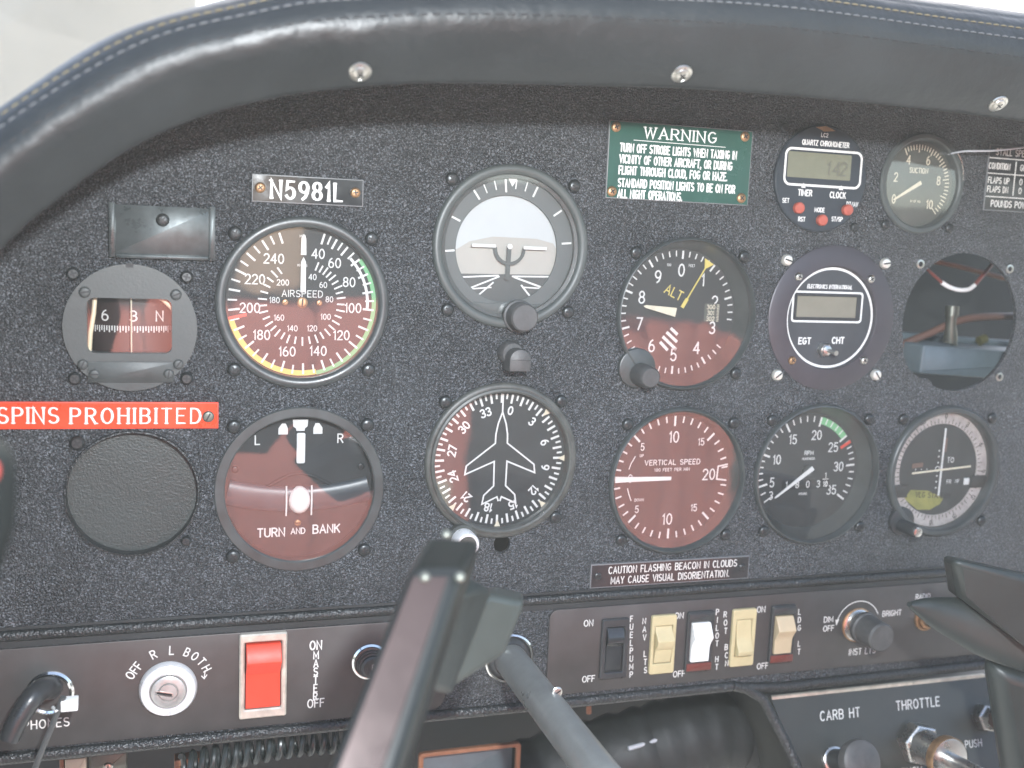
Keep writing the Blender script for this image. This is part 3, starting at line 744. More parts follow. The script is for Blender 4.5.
# --- directional gyro
def heading():
    D = 4; t = gauge_base('heading_indicator', 'heading indicator gauge with the white outline of an aeroplane on its dial', *GA['dg'], depth=D, style='round', bez=BEZELWORN, screws=((-1, 1), (1, 1), (1, -1)), half=30.6)
    h = -D + .12; b = MB(WHITE); off = 11
    for i in range(72):
        b.tick(i * 5 + off - 1, 29.2 if i % 2 == 0 else 31.2, 34, 1.15 if i % 2 == 0 else .95, h)
    for i in range(12):
        a = i * 30 + off; v = i * 3
        text(b, str(v), 25.6 * sin(rad(a)), 25.6 * cos(rad(a)), 4.0, h, .2, ang=a)
    b.build('compass_card', t)
    o = MB(WHITE)
    half = [(.5, 24.5), (-1.6, 18.5), (-2.6, 13), (-2.7, 8.4), (-17.6, -3), (-18.2, -7.4), (-2.9, -1.0), (-2.7, -13.8), (-7.8, -18.6), (-8.6, -23.2), (-.7, -19.6), (.0, -21.6)]
    o.ribbon([(.5, 33.5), (.5, 24.5)], .8, h + .5)
    o.ribbon(half, .8, h + .6); o.ribbon([(1.0 - x, z) for x, z in half], .8, h + .65)
    o.build('aeroplane_outline', t)
    m = MB(CREAM)
    for a in (45, 90, 135, 180, 225):
        p = rad(a); d = Vector((sin(p), cos(p))); q = Vector((cos(p), -sin(p)))
        pts = [d * 35.2 + q * 1.6, d * 31.4, d * 35.2 - q * 1.6]
        m.poly([(v.x, v.y) for v in pts], h + .8)
    m.build('index_marks', t)
    rim = MB(BEZELWORN); rim.lathe([(37.6, 2.0), (37.4, 3.2), (36.4, 3.6), (35.6, 3.0), (35.4, 1)], seg=96); rim.build('outer_rim', t)
    k = MB(KNOBGREY, BLACKPLASTIC)
    k.lathe([(6.2, 0), (6.2, 5), (5.2, 6.5), (0, 6.5)], seg=32, cx=1.6, cz=55.4)
    pts = [(-4.2, 47.6), (6.8, 47.6), (6.8, 53.4)] + [(1.3 + 5.5 * cos(rad(a)), 53.4 + 5.2 * sin(rad(a))) for a in range(0, 181, 15)] + [(-4.2, 53.4)]
    k.prism([(x + 1.6, z) for x, z in pts], 4, 15, .8, None, True)
    k.build('selector_knob', t)
    c = MB(ALUM, BEZELWORN); c.lathe([(7.6, 1), (7.6, 5), (6.6, 6), (0, 6)], seg=36, cx=-20.4, cz=-39, mt=BEZELWORN); c.lathe([(6.2, 5), (6.2, 14), (5.6, 15), (4.6, 15), (4.4, 14.6)], seg=36, cx=-20.4, cz=-39); c.lathe([(4.5, 14.4), (0, 14.4)], seg=36, cx=-20.4, cz=-39, mt=BEZELWORN); c.build('caging_knob', t)
heading()

# --- vertical speed
def vertical_speed():
    D = 7.5; t = gauge_base('vertical_speed_indicator', 'vertical speed gauge with a white needle resting on zero at nine o clock', *GA['vsi'], depth=D, rin=34.8, front=37.8, style='deep', bez=BEZEL)
    h = -D + .12; b = MB(WHITE)
    for i in range(-20, 21):
        a = 270 + 9 * i; mj = i % 5 == 0
        if abs(i) > 19: continue
        b.tick(a, 28.6 if mj else 30.6, 34.2, 1.15 if mj else .85, h)
    text(b, '10', .0, 22.6, 5.8, h, .12, cx=.9); text(b, '10', -1.0, -23.2, 5.8, h, .12, cx=.9); text(b, '20', 22.6, 1.2, 5.8, h, .12, cx=.9); text(b, '0', -24.6, .2, 4.2, h, .12)
    for s_, x, z in (('5', -18.4, 17.4), ('15', 16.6, 19.6), ('5', -19.6, -17), ('15', 14.8, -17.4)): text(b, s_, x, z, 3.7, h, .13, cx=.9)
    text(b, 'VERTICAL SPEED', 0, 8.6, 2.7, h, .15, cx=1.12, sp=.32); text(b, '100 FEET PER MIN', 0, 4.5, 1.6, h, .16, cx=1.1, sp=.32)
    b.ribbon([(33.6, 6.6), (28.0, 5.6), (27.6, -1.6), (33.4, -2.4)], .8, h)
    b.ribbon([(-25.6, 5.4), (-24.6, 8.4), (-22.4, 12.2)], .5, h); b.ribbon([(-25.8, -5.4), (-24.9, -8.4), (-23.4, -12)], .5, h)
    b.tick(0, 0, 0.1, .1, h)
    text(b, 'UP', -18.6, 12.6, 1.5, h, .15); text(b, 'DOWN', -18.6, -11.8, 1.5, h, .15)
    b.build('lettering', t)
    nd = MB(WHITE); nd.prism([(-1.2, -.9), (-1.2, 1.0), (-26, 1.5), (-34.2, 1.9), (-34.2, -1.5), (-26, -1.2)], -D + 1.6, -D + 2.2); nd.build('needle', t)
vertical_speed()

# --- tachometer
def tachometer():
    D = 10; t = gauge_base('tachometer', 'engine speed gauge with a short green arc, red line and hour counter', *GA['rpm'], rin=33.2, front=38.6, depth=D, style='deep', bez=BEZEL)
    h = -D + .12; b = MB(WHITE)
    T = [(3, 236), (5, 254), (10, 289), (15, 330), (20, 373), (25, 411), (30, 445), (35, 484)]
    for v in range(3, 36):
        a = interp(T, v); mj = v % 5 == 0
        b.tick(a, 27.8 if mj or v == 3 else 30.2, 33.8, 1.2 if mj else .8, h)
    for v in (5, 10, 15, 20, 25, 30, 35):
        a = rad(interp(T, v)); r = 22.5 if v > 5 else 24.4
        text(b, str(v), r * sin(a), r * cos(a), 5.4, h, .13, cx=.86)
    text(b, '3', -23.6, -14.8, 4.8, h, .13, cx=.86)
    text(b, 'RPM', .6, 11, 2.3, h, .18, cx=1.1); text(b, 'HUNDREDS', .6, 7.4, 1.3, h, .18, cx=1.05); text(b, 'HOURS', -1.4, -14.4, 1.4, h, .18)
    b.build('lettering', t)
    c = MB(SIGNBLK, ENGRAVE); c.prism(rrect(-16.5, 16.5, -11.4, -5.6, .5, 3), -D, -D + .2, 0)
    for i, ch in enumerate('1803'): text(c, ch, -13.4 + 7.4 * i, -8.5, 4.0, h + .25, .15, mt=ENGRAVE, cx=.9)
    text(c, '1', 13.6, -3.2, 3.0, h + .25, .16, mt=ENGRAVE); text(c, '10', 13.8, -8.6, 3.2, h + .25, .2, mt=ENGRAVE, cx=.8); c.ribbon([(11.8, -5.6), (15.6, -5.6)], .5, h + .3, ENGRAVE)
    c.build('hour_counter', t)
    g = MB(GREEN); g.arc(29.6, 33.9, 374, 412, -D + .06); g.build('green_arc', t)
    r = MB(RED); r.tick(419, 26.4, 34.2, 1.9, -D + .2); r.build('red_line', t)
    needle(t, 234.5, -3.5, 27.5, 2.8, 1.0, -D + 2, WHITE)
    hb = MB(BEZEL); hb.lathe([(3.4, -D), (3.2, -D + 1.9), (0, -D + 1.9)], seg=28); hb.build('hub', t)
    return t
shrink(tachometer(), .94)

# --- course deviation indicator
def course():
    D = 4.5; t = gauge_base('course_deviation_indicator', 'course deviation gauge with a worn pale card ring and crossed white needles', *GA['cdi'], rout=39.2, rin=34.8, depth=D, style='deep', bez=BEZEL, screws=((-1, 1), (1, 1), (1, -1)))
    r = MB(WORNRING); r.frame(circ(0, 0, 34.6, 72), circ(0, 0, 27.6, 72), -D, -D + .9, .15); r.build('card_ring', t)
    k = MB(SLOT)
    for i in range(72): k.tick(i * 5 + 3, 28.0, 31 if i % 2 == 0 else 29.6, .45, -D + .96)
    for i in range(12):
        a = i * 30 + 3; text(k, str(i * 3), 32.3 * sin(rad(a)), 32.3 * cos(rad(a)), 2.6, -D + .96, .2, ang=a)
    k.build('card_figures', t)
    o = MB(OLIVEFLAG, SIGNBLK)
    o.poly([(-22, -17.0), (-18, -11.8), (-6, -12.6), (6, -17.5), (4, -21), (-3, -24.4), (-12, -24)], -D + .2)
    text(o, 'VLG STANDBY', -1.5, -15.6, 3.0, -D + .3, .16, ang=4, mt=SIGNBLK, cx=.95); o.build('legend_flag', t)
    b = MB(WHITE)
    b.ribbon(circ(-.6, .4, 1.5, 20) + [circ(-.6, .4, 1.5, 20)[0]], .45, -D + .4, closed=True)
    for z in (-11, -7.4, -3.8, 4.2, 7.8, 11.4): b.poly(circ(-.5, z, .55, 10), -D + .4)
    for x in (-16, -12, -8, 7, 11, 15): b.poly(circ(x, .4, .4, 10), -D + .4)
    text(b, 'TO', 8.2, 5.6, 3.0, -D + .4, .14); text(b, 'FR', 8.6, -7.6, 2.2, -D + .4, .14); text(b, 'NF', 14.6, -7.4, 2.0, -D + .4, .14)
    b.build('lettering', t)
    n = MB(WHITE); n.prism([(1.0, 25), (2.0, 25), (1.4, -15.5), (.4, -15.5)], -D + 1.4, -D + 1.9); n.build('course_needle', t)
    n = MB(CREAM); n.prism([(-19.8, -1.8), (-19.8, -.8), (21.4, 2.4), (21.4, 1.4)], -D + 2.2, -D + 2.7); n.build('glideslope_needle', t)
    f = MB(WIREORANGE); f.prism([(2.6, 10.5), (4.2, 10.5), (4.4, 19), (2.4, 19)], -D + .6, -D + .8); f.prism([(-19, 1.2), (-11.4, 2.0), (-11.4, 4.6), (-19, 4.0)], -D + .6, -D + .8); f.build('warning_flag', t)
    ix = MB(SLOT); ix.box(-34.6, -21.5, -15.8, -8.4, -D + .9, -D + 2, .2); ix.box(23.6, 34.6, -11.6, -4.2, -D + .9, -D + 2, .2); ix.build('lubber_blocks', t)
    b = MB(WHITE); b.box(18.8, 22.4, -9.6, -5.6, -D + .9, -D + 1.5, .1); b.build('lubber_mark', t)
    k = MB(BLACKPLASTIC, STEEL)
    k.prism(circ(-27, -28.6, 8.2, 36), -.3, 2.6, .6); k.lathe([(3.9, 2.5), (3.9, 15), (3.4, 16), (0, 16)], seg=28, cx=-27.6, cz=-31, mt=BLACKPLASTIC); k.lathe([(3.1, 15.9), (2.8, 17.2), (1.4, 17.6), (0, 17.4)], seg=24, cx=-27.6, cz=-31, mt=STEEL); k.build('bearing_knob', t)
course()

# --- digital exhaust / cylinder temperature gauge
def egt():
    t = thing('engine_temperature_gauge', 'digital EGT and CHT gauge, dark purple grey disc inside a thin white circle', 'gauge', *GA['egt'])
    b = MB(INSTPL); b.lathe([(40, -.2), (40, .5), (39.4, .9), (28.8, .9), (28.4, .4), (28.4, -2.4)], seg=96); b.build('adapter_ring', t)
    f = MB(INSTFACE); f.lathe([(28.5, -1.7), (0, -1.7)], seg=96); f.build('face_plate', t)
    h = -1.65; w = MB(WHITE); w.arc(26.6, 27.9, 0, 360, h)
    text(w, 'ELECTRONICS INTERNATIONAL', -1.6, 17.2, 2.0, h, .2, cx=.72, slant=.15)
    w.frame(rrect(-24.6, 20.6, -2.6, 14.6, 2, 4), rrect(-23.6, 19.6, -1.6, 13.6, 1.4, 4), h - .02, h + .02)
    text(w, 'EGT', -14.8, -12.9, 3.3, h, .22, cx=1.0); text(w, 'CHT', 6.6, -12.4, 3.3, h, .22, cx=1.0)
    w.build('lettering', t)
    l = MB(BLACKPLASTIC, LCD2); l.frame(rrect(-22.6, 18.6, -.8, 12.8, .8, 3), rrect(-21.8, 16.4, .3, 11.8, .4, 3), h - .1, h + .5); l.build('display_frame', t)
    l = MB(LCD2); l.poly(rrect(-21.8, 16.4, .3, 11.8, .4, 3), h + .02); l.build('display', t)
    s = MB(STEEL); s.lathe([(4.2, -1.7), (4.2, 0), (3.4, 1.2), (2.4, 1.2), (2.0, .8), (0, .8)], seg=6, cx=-2.4, cz=-17.6); s.lathe([(2.8, 1.0), (2.6, 2.4), (1.6, 2.8), (0, 2.8)], seg=24, cx=-2.4, cz=-17.6)
    s.tube([(-2.4, -2, -17.6), (-2.0, -6, -18.0), (-1.6, -9.5, -18.4)], [.9, 1.1, 1.4], 14); s.build('toggle_switch', t)
    for x, z in ((-23.6, 22.3), (22.6, 22.3), (-23.6, -23.4), (22.6, -23.2)): screw(t, x, z, .9, 2.3, 1.5, 'phillips', SCREWBRASS if z < 0 and x < 0 else SCREWSTEEL)
    for x, z in ((-31.4, 30.9), (31.2, 31.2), (-32, -31.6), (31.6, -31.4)): screw(t, x, z, 0, 3.1, 2.6, 'slot', mat_ivory(), rot=random.uniform(0, 180))
_iv = []
def mat_ivory():
    if not _iv: _iv.append(mat('pale nickel screw', (.70, .68, .62), .35, .6, var=(200, .1)))
    return _iv[0]
egt()

# --- quartz chronometer
def chronometer():
    t = thing('quartz_chronometer', 'round quartz chronometer with a small olive display and three faded red buttons', 'clock', *SMALL['chrono'])
    b = MB(CHRONO); b.lathe([(28.3, -.2), (28.3, 1.6), (27.6, 2.3), (0, 2.3)], seg=80); b.build('case', t)
    h = 2.35; w = MB(WHITE)
    text(w, 'QUARTZ CHRONOMETER', .8, 18.4, 2.5, h, .2, cx=.76, sp=.22); text(w, 'LC2', -.4, 22.8, 1.9, h, .2)
    w.frame(rrect(-23.6, 24.6, -4.6, 15.4, 4, 6), rrect(-22.4, 23.4, -3.4, 14.2, 3, 6), h - .02, h + .02)
    for x in (-11, 12.4): w.poly([(x - 1.4, -5.4), (x + 1.4, -5.4), (x, -2.8)], h + .05)
    text(w, 'TIMER', -9.6, -8.0, 3.0, h, .2, cx=.78); text(w, 'CLOCK', 10.8, -8.2, 3.0, h, .2, cx=.78)
    for s_, x, z in (('SET', -21, -12.6), ('MODE', .2, -16.6), ('DT/AV', 20.4, -12.6), ('RST', -10.4, -22.0), ('ST/SP', 11.6, -21.0)): text(w, s_, x, z, 2.2, h, .2, cx=.8)
    w.build('lettering', t)
    l = MB(LCD); l.poly(rrect(-21.6, 17.6, -.2, 13.2, .6, 3), h + .02); l.build('display', t)
    g = MB(LCDSEG)
    for x, ch in ((3.4, '1'), (8.4, '4'), (12.6, '2')): text(g, ch, x, 5.6, 6.6, h + .08, .16, slant=.1)
    g.build('display_digits', t)
    for x, z in ((-13.4, -16.2), (1.4, -22), (16.8, -15.8)):
        k = MB(REDBTN); k.lathe([(3.0, h - .1), (3.0, h + 2.2), (2.4, h + 2.9), (0, h + 3.1)], seg=28, cx=x, cz=z); k.build('push_button', t)
    lg = MB(SCREWBRASS); lg.poly([(-6.4, 26.6), (-3, 27.0), (0, 27.6), (3, 26.6), (6.2, 25.4), (2.4, 24.9), (-1, 24.6), (-3, 25.4)], h); lg.build('emblem', t)
    screw(t, 24.4, -24.8, 0, 2.6, 1.7); screw(t, -24.2, 25.4, 0, 2.6, 1.7)
chronometer()

# --- suction gauge
def suction():
    D = 4; t = thing('suction_gauge', 'small suction gauge with cream figures and a cream needle near zero', 'gauge', *SMALL['suction'])
    b = MB(BEZELGREY); b.lathe([(27.6, -.3), (27.6, .8), (26.8, 1.8), (24.8, 1.8), (24.0, 1.0), (23.6, -D - .2)], seg=80); b.build('bezel', t)
    d = MB(DIALOLIVE); d.disc(24, -D, seg=72); d.build('dial', t)
    g = MB(COVER); g.disc(23.8, -.2, seg=72); g.build('cover_glass', t)
    h = -D + .12; w = MB(CREAM)
    T = [(0, 238), (2, 282), (4, 332), (6, 385), (8, 440), (10, 498)]
    for i in range(0, 51):
        v = i * .2
        if v < 3.9: 
            continue
        w.tick(interp(T, v), 18.8 if i % 5 else 17.4, 21.6, .62, h)
    for v in (0, 2, 4, 6, 8, 10):
        a = rad(interp(T, v)); w_ = 14.6 if v not in (0,) else 17
        text(w, str(v), w_ * sin(a), w_ * cos(a), 4.6, h, .14, cx=.8)
    text(w, 'SUCTION', .4, 7.4, 2.7, h, .17, cx=.85); text(w, 'IN OF HG', 0, -9.6, 1.2, h, .17)
    w.build('lettering', t)
    needle(t, 239, -1.5, 19, 2.2, 1.0, -D + 1.6, CREAM)
    screw(t, 21.2, -23.6, 0, 2.8, 1.7); screw(t, -21.6, -23.4, 0, 2.8, 1.7)
    c = MB(SCREWSTEEL); c.tube([(20.5, -1.6, 18.6), (24, -1.7, 13.6), (25.6, -1.8, 8.5), (26.2, -1.7, 3)], .3, 6); c.build('bright_edge_line', t)  # thin bright line along part of the bezel edge
suction()

# --- compass
def compass():
    t = thing('magnetic_compass', 'round grey compass with a letterbox window showing 6, 3 and N', 'compass', *SMALL['comp'])
    b = MB(GREYMETAL)
    n = 96
    inner = []; out = []
    base = rrect(-18.3, 17.4, -11.4, 13.2, 3, 8); c0 = Vector((-.4, .9)); nb = len(base)
    for i in range(120):
        a = 2 * pi * i / 120; d = Vector((cos(a), sin(a)))
        out.append((28.4 * cos(a), 28.4 * sin(a)))
        d = (Vector(out[-1]) - c0).normalized()
        for q in range(nb):
            A = Vector(base[q]) - c0; B = Vector(base[(q + 1) % nb]) - c0; e = B - A
            den = d.x * e.y - d.y * e.x
            if abs(den) < 1e-9: continue
            tt = (A.x * e.y - A.y * e.x) / den; uu = (A.x * d.y - A.y * d.x) / den
            if tt > 0 and -1e-6 <= uu <= 1 + 1e-6: inner.append(tuple(c0 + d * tt)); break
    b.frame(out, inner, -.2, 2.4, .0, hin=-6); b.build('face_ring', t)
    g = MB(GREYMETAL)
    for x, z, r in ((-19.0, 15.6, 2.4), (19.2, 15.4, 2.4)): screw(t, x, z, 2.4, 2.5, 1.3, 'slot', GREYMETAL, name='face_screw')
    for x, z in ((-20.2, -16.4), (-15.4, -20.8), (16, -20.6), (20.2, -16.2)): screw(t, x, z, 2.4, 2.3, 1.2, 'slot', GREYMETAL, name='face_screw')
    p = MB(GREYMETAL); p.box(-18.2, 18.2, -24.6, -15.2, 2.3, 2.9, .3)
    text(p, 'COMPASS', 1, -21, 1.5, 2.95, .16, mt=BEZEL); p.build('adjuster_plate', t)
    d = MB(CARDRED, WHITE)
    vs = []; fs = []
    n = 24
    for i in range(n + 1):
        a = rad(-55 + 110 * i / n); x = 23 * sin(a); h = -22.5 + 15 * cos(a)
        vs += [(x, -h, -14), (x, -h, 16)]
    for i in range(n): fs.append([2 * i, 2 * i + 1, 2 * i + 3, 2 * i + 2])
    d.add(vs, fs, CARDRED)
    k0 = len(d.v)
    for i in range(-16, 17):
        d.tick(0, -3.6 if i % 2 else -4.4, -1.4, .5, 0, WHITE, cx=i * 1.05, cz=1.4)
    for s_, x in (('6', -10.2), ('3', .6), ('N', 10.8)): text(d, s_, x, 4.6, 4.6, .02, .13, mt=WHITE)
    for q in range(k0, len(d.v)):
        x, y, z = d.v[q]; a = x / 19.5
        d.v[q] = (23 * sin(a) , -(-22.35 + 15 * cos(a)) + y * .2, z)
    d.build('compass_card', t)
    l = MB(CARDIVORY)
    l.tube([(-15.2, 4.5, 14), (-15.8, 3.4, 6), (-17.2, 2.6, -3), (-17.8, 2.4, -12)], 1.0, 10)
    l.tube([(11.5, 3, 14.4), (14.5, 3, 12), (18.5, 3, 8)], 1.1, 10); l.build('reflection_strip', t)  # cream strips stand in for reflections in the window
    l = MB(CREAM); l.tube([(0, 2.5, 15), (0, 2.5, -12.5)], .32, 8); l.build('lubber_line', t)
    bx = MB(SLOT); bx.poly([(-24, -14), (24, -14), (24, 16), (-24, 16)], -26); bx.build('case_back', t)
    gl = MB(COVER); gl.poly(rrect(-18.3, 17.4, -11.4, 13.2, 3, 8), .4); gl.build('window_glass', t)
    nt_ = MB(SLOT); nt_.box(-2, 1.2, 26.9, 28.8, 2.2, 2.5); nt_.build('index_notch', t)
    for sx, sz in ((-1, 1), (1, 1), (-1, -1), (1, -1)): screw(t, sx * 23.8, sz * 23.2 + .2, 0, 3.0, 2.0)
compass()

# --- blanking disc
def blanking():
    t = thing('blanking_plate', 'plain round blank of embossed black vinyl filling an unused gauge hole', 'cover plate', *SMALL['blank'])
    b = MB(BLANKTEX); b.lathe([(28.7, -5.1), (14, -5.0), (0, -5.0)], seg=80); b.build('disc', t)
    e = MB(BEAD); e.lathe([(29.6, .0), (29.3, .9), (28.6, 1.0), (28.4, .1), (28.4, -5.4)], seg=80); e.build('rim', t)
    screw(t, -23.4, 24.4, 0, 3.4, 2.8); screw(t, 23.2, -23.4, 0, 2.4, 1.6)
blanking()

# ------------------------------------------------------------------ placards and small plates
def placard(name, label, x0, x1, z0, z1, mt, edge, h=1.3, skew=0.0):
    t = thing(name, label, 'placard', (x0 + x1) / 2, (z0 + z1) / 2)
    w, hh = (x1 - x0) / 2, (z1 - z0) / 2
    p = [(w, hh + skew), (-w, hh - skew), (-w, -hh - skew), (w, -hh + skew)]
    b = MB(edge, mt); b.prism(p, 0, h, .25, edge); b.poly(inset(p, .5 if True else 0), h + .03, mt); b.build('plate', t)
    return t, h + .08
EDGEPALE = mat('cut plastic edge', (.15, .155, .16), .4)
t, h = placard('registration_placard', 'black placard engraved N5981L in white serif figures above the airspeed gauge', -129.2, -78.2, 85.9, 98.5, SIGNBLK, EDGEPALE)
w = MB(WHITE); text(w, 'N5981L', -.6, -.2, 7.8, h, .2, cx=.86, nib=.55, serif=True, sp=.34); w.build('lettering', t)
for x in (-21.8, 21.6): screw(t, x, .2, h - .05, 2.4, 1.2, 'phillips', SCREWBRASS)
t, h = placard('spin_placard', 'long red placard reading SPINS PROHIBITED in white serif capitals', -262, -143.4, -18.2, -6.0, SIGNRED, REDROCK, skew=-.6)
w = MB(WHITE)
text(w, 'SPINS', -21.4, .3, 6.8, h, .155, ang=.6, cx=.96, nib=.55, serif=True, sp=.34); text(w, 'PROHIBITED', 23.6, -.4, 6.8, h, .155, ang=.6, cx=.97, nib=.55, serif=True, sp=.40); 
w.build('lettering', t)
screw(t, 54.8, -1.0, h - .05, 2.6, 1.4, 'slot', FITTING)
t, h = placard('strobe_warning_placard', 'green WARNING placard with white lettering about strobe lights', 44.2, 125.4, 96.4, 135.0, SIGNGRN, EDGEPALE)
w = MB(WHITE); text(w, 'WARNING', -1.2, 14.4, 5.2, h, .18, cx=1.3, nib=.5, serif=True, sp=.42)
w.ribbon([(-27, 10.2), (25, 10.0)], .3, h, cap=0)
for i, (s_, z) in enumerate((('TURN OFF STROBE LIGHTS WHEN TAXIING IN', 6.2), ('VICINITY OF OTHER AIRCRAFT, OR DURING', .6), ('FLIGHT THROUGH CLOUD, FOG OR HAZE.', -5.0), ('STANDARD POSITION LIGHTS TO BE ON FOR', -11.2), ('ALL NIGHT OPERATIONS.', -16.6))):
    text(w, s_, -34, z, 3.9, h, .19, cx=(.605, .625, .62, .615, .61)[i] * .95, align='l', sp=.2)
w.build('lettering', t)
for x, z in ((-37, 16), (35.8, 16.2), (-37.4, -15.8), (36.2, -15.4)): screw(t, x, z, h - .05, 2.6, 1.2, 'phillips', SCREWBRASS)
t, h = placard('beacon_caution_placard', 'narrow black placard reading CAUTION FLASHING BEACON IN CLOUDS above the switches', 47.3, 142.4, -108.1, -95.0, SIGNBLK, EDGEPALE)
w = MB(ENGRAVE); text(w, 'CAUTION FLASHING BEACON IN CLOUDS', 1.2, 2.9, 3.7, h, .13, cx=.80, sp=.24); text(w, 'MAY CAUSE VISUAL DISORIENTATION.', -35.6, -2.8, 3.7, h, .13, cx=.785, align='l', sp=.24)
w.build('lettering', t)
for x in (-43.4, 43.2): screw(t, x, 0, h - .05, 1.9, .8, 'slot', SCREWBLK)
t, h = placard('stall_speed_placard', 'black ruled placard of stall speeds by the suction gauge', 277.2, 345, 101.5, 138.5, SIGNBLK, EDGEPALE, h=.8)
w = MB(ENGRAVE)
for z in (11, 2.4, -10.6): w.ribbon([(-33.4, z), (33.4, z)], .5, h, cap=0)
w.ribbon([(-14.4, 9.8), (-14.4, -9.4)], .7, h + .05, cap=0)
text(w, 'STALL SPEEDS', -29, 14.6, 3.4, h, .16, cx=.85, align='l'); text(w, 'CONDITION', -33, 6.6, 3.2, h, .17, cx=.66, align='l'); text(w, 'FLAPS UP', -32.6, -1.4, 3.2, h, .16, cx=.72, align='l'); text(w, 'FLAPS DN', -32.6, -6.4, 3.2, h, .16, cx=.70, align='l')
text(w, 'POUNDS POWER OFF', -29, -14.4, 3.4, h, .17, cx=.85, align='l')
text(w, 'GROSS 2300', -11, 6.6, 3.2, h, .16, cx=.8, align='l'); text(w, '0', -10.5, -1.4, 3.2, h, .16, align='l'); text(w, '0', -10.5, -6.4, 3.2, h, .16, align='l')
w.build('lettering', t)

# compass deviation card holder
t = thing('deviation_card_holder', 'small rectangular dark metal card holder screwed above the compass', 'card holder', -167.9, 70.3)
b = MB(CARDMETAL); b.box(-21.8, 22.2, -10.8, 11.6, 0, 1.6, .4); b.build('plate', t)
b = MB(CARDMETAL); b.box(-22.4, -19.8, -11.6, 12.2, 0, 2.6, .4); b.box(20, 22.8, -11.9, 12.4, 0, 2.6, .4); b.box(-19.7, 19.9, -11.8, -10.0, 0, 2.6, .4); b.build('rails', t)
screw(t, .2, 5.6, 1.6, 2.9, 1.6, 'phillips', SCREWBLK)

# ------------------------------------------------------------------ switch strip
def sheet(name, label, pts, inner=None):
    t = thing(name, label, 'switch panel', (min(p[0] for p in pts) + max(p[0] for p in pts)) / 2, -143)
    ox = t.location.x / S
    b = MB(ANOD, EDGEPALE); b.prism([(x - ox, z + 143) for x, z in pts], .1, 1.2, .35); b.build('sheet', t)
    return t, ox
def rr4(x0, x1, z0, z1, ra, rb, rc, rd, n=5):
    o = []
    for cx, cz, r, a0 in ((x1 - ra, z1 - ra, ra, 0), (x0 + rb, z1 - rb, rb, 90), (x0 + rc, z0 + rc, rc, 180), (x1 - rd, z0 + rd, rd, 270)):
        for i in range(n + 1):
            a = rad(a0 + 90 * i / n); o.append((cx + r * cos(a), cz + r * sin(a)))
    return o
t, ox = sheet('switch_panel', 'brown grey metal strip lettered PHONES, OFF R L BOTH and MASTER', rr4(-290, -30, -167.4, -118.8, 2, 2, 5, 7))
w = MB(ENGRAVE); h = 1.3; L = lambda x, z: (x - ox, z + 143)
def tx(mb, s_, x, z, size, wgt=.15, **k): a, c = L(x, z); text(mb, s_, a, c, size, h, wgt, **k)
tx(w, 'PHONES', -219.2, -155.8, 4.0, sp=.3, cx=.95)
for s_, x, z, a in (('OFF', -181.0, -133.6, -52), ('R', -172.4, -126.4, -24), ('L', -164.2, -125.0, 2)): tx(w, s_, x, z, 4.0, ang=a, cx=.9)
for i, c in enumerate('BOTH'):
    a = 26 + i * 12.5; tx(w, c, -165.7 + 19.4 * sin(rad(a)), -144 + 19.4 * cos(rad(a)), 3.9, ang=a, cx=.85)
a, c = L(-149.4, -138.4); w.ribbon([(a + .4, c + 2), (a, c - 1.6)], .5, h); w.ribbon([(a - 1.2, c - .6), (a, c - 2), (a + 1.2, c - .2)], .5, h + .02)
tx(w, 'ON', -96.6, -127.9, 4.3, cx=.82, wgt=.17); tx(w, 'OFF', -96.1, -158, 4.2, cx=.86)
for i, ch in enumerate('MASTER'): tx(w, ch, -96.4, -133.0 - 4.3 * i, 3.8, cx=.8, wgt=.17)
w.build('lettering', t)
sc = MB(SCREWBLK)
t, ox = sheet('switch_panel', 'brown grey metal strip lettered FUEL PUMP, NAV LTS and PILOT HT', rr4(25.4, 360, -166.2, -118.6, 4, 5, 2, 3))
w = MB(ENGRAVE)
for s_, x, z in (('ON', 47.6, -127.2), ('OFF', 49.4, -158.6), ('ON', 101.1, -126.8), ('OFF', 103.4, -160.6), ('ON', 152.2, -126.8), ('OFF', 156.0, -160.6)):
    w2 = MB(ENGRAVE); tx(w2, s_, x, z, 3.3, cx=.98, wgt=.15); w2.build('lettering', t)
for s_, x0, x1, z0, z1 in (('FUELPUMP', 72.6, 74.4, -126.6, -158.4), ('NAV LTS', 80.2, 82.8, -128.4, -156.6), ('PILOT HT', 124.6, 126.6, -126.4, -158.6), ('ROT BCN', 129.6, 132.8, -128.2, -157), ('LDG LT', 177.4, 179.2, -130, -154)):
    n = len(s_); w2 = MB(ENGRAVE)
    for i, ch in enumerate(s_): tx(w2, ch, x0 + (x1 - x0) * i / (n - 1), z0 + (z1 - z0) * i / (n - 1), 3.1, cx=.86, wgt=.16)
    w2.build('lettering', t)
for s_, x, z, sz, cc in (('DIM', 197.2, -136, 3.2, 1), ('OFF', 197.8, -141.4, 3.2, 1), ('BRIGHT', 240.6, -135.2, 3.2, .95), ('INST LTS', 222.4, -157.2, 3.6, .9), ('RADIO', 261.6, -126.4, 3.1, .92), ('MASTER', 261.8, -130.6, 3.1, .9)):
    w2 = MB(ENGRAVE); tx(w2, s_, x, z, sz, cx=cc); w2.build('lettering', t)
a, c = L(217.4, -141); w.arc(14.4, 14.9, -78, 66, h, cx=a, cz=c); w.poly([(a - 15.6, c + 4.4), (a - 13.0, c + 4.6), (a - 14.6, c + .8)], h + .02)
w.build('dimmer_arc', t)

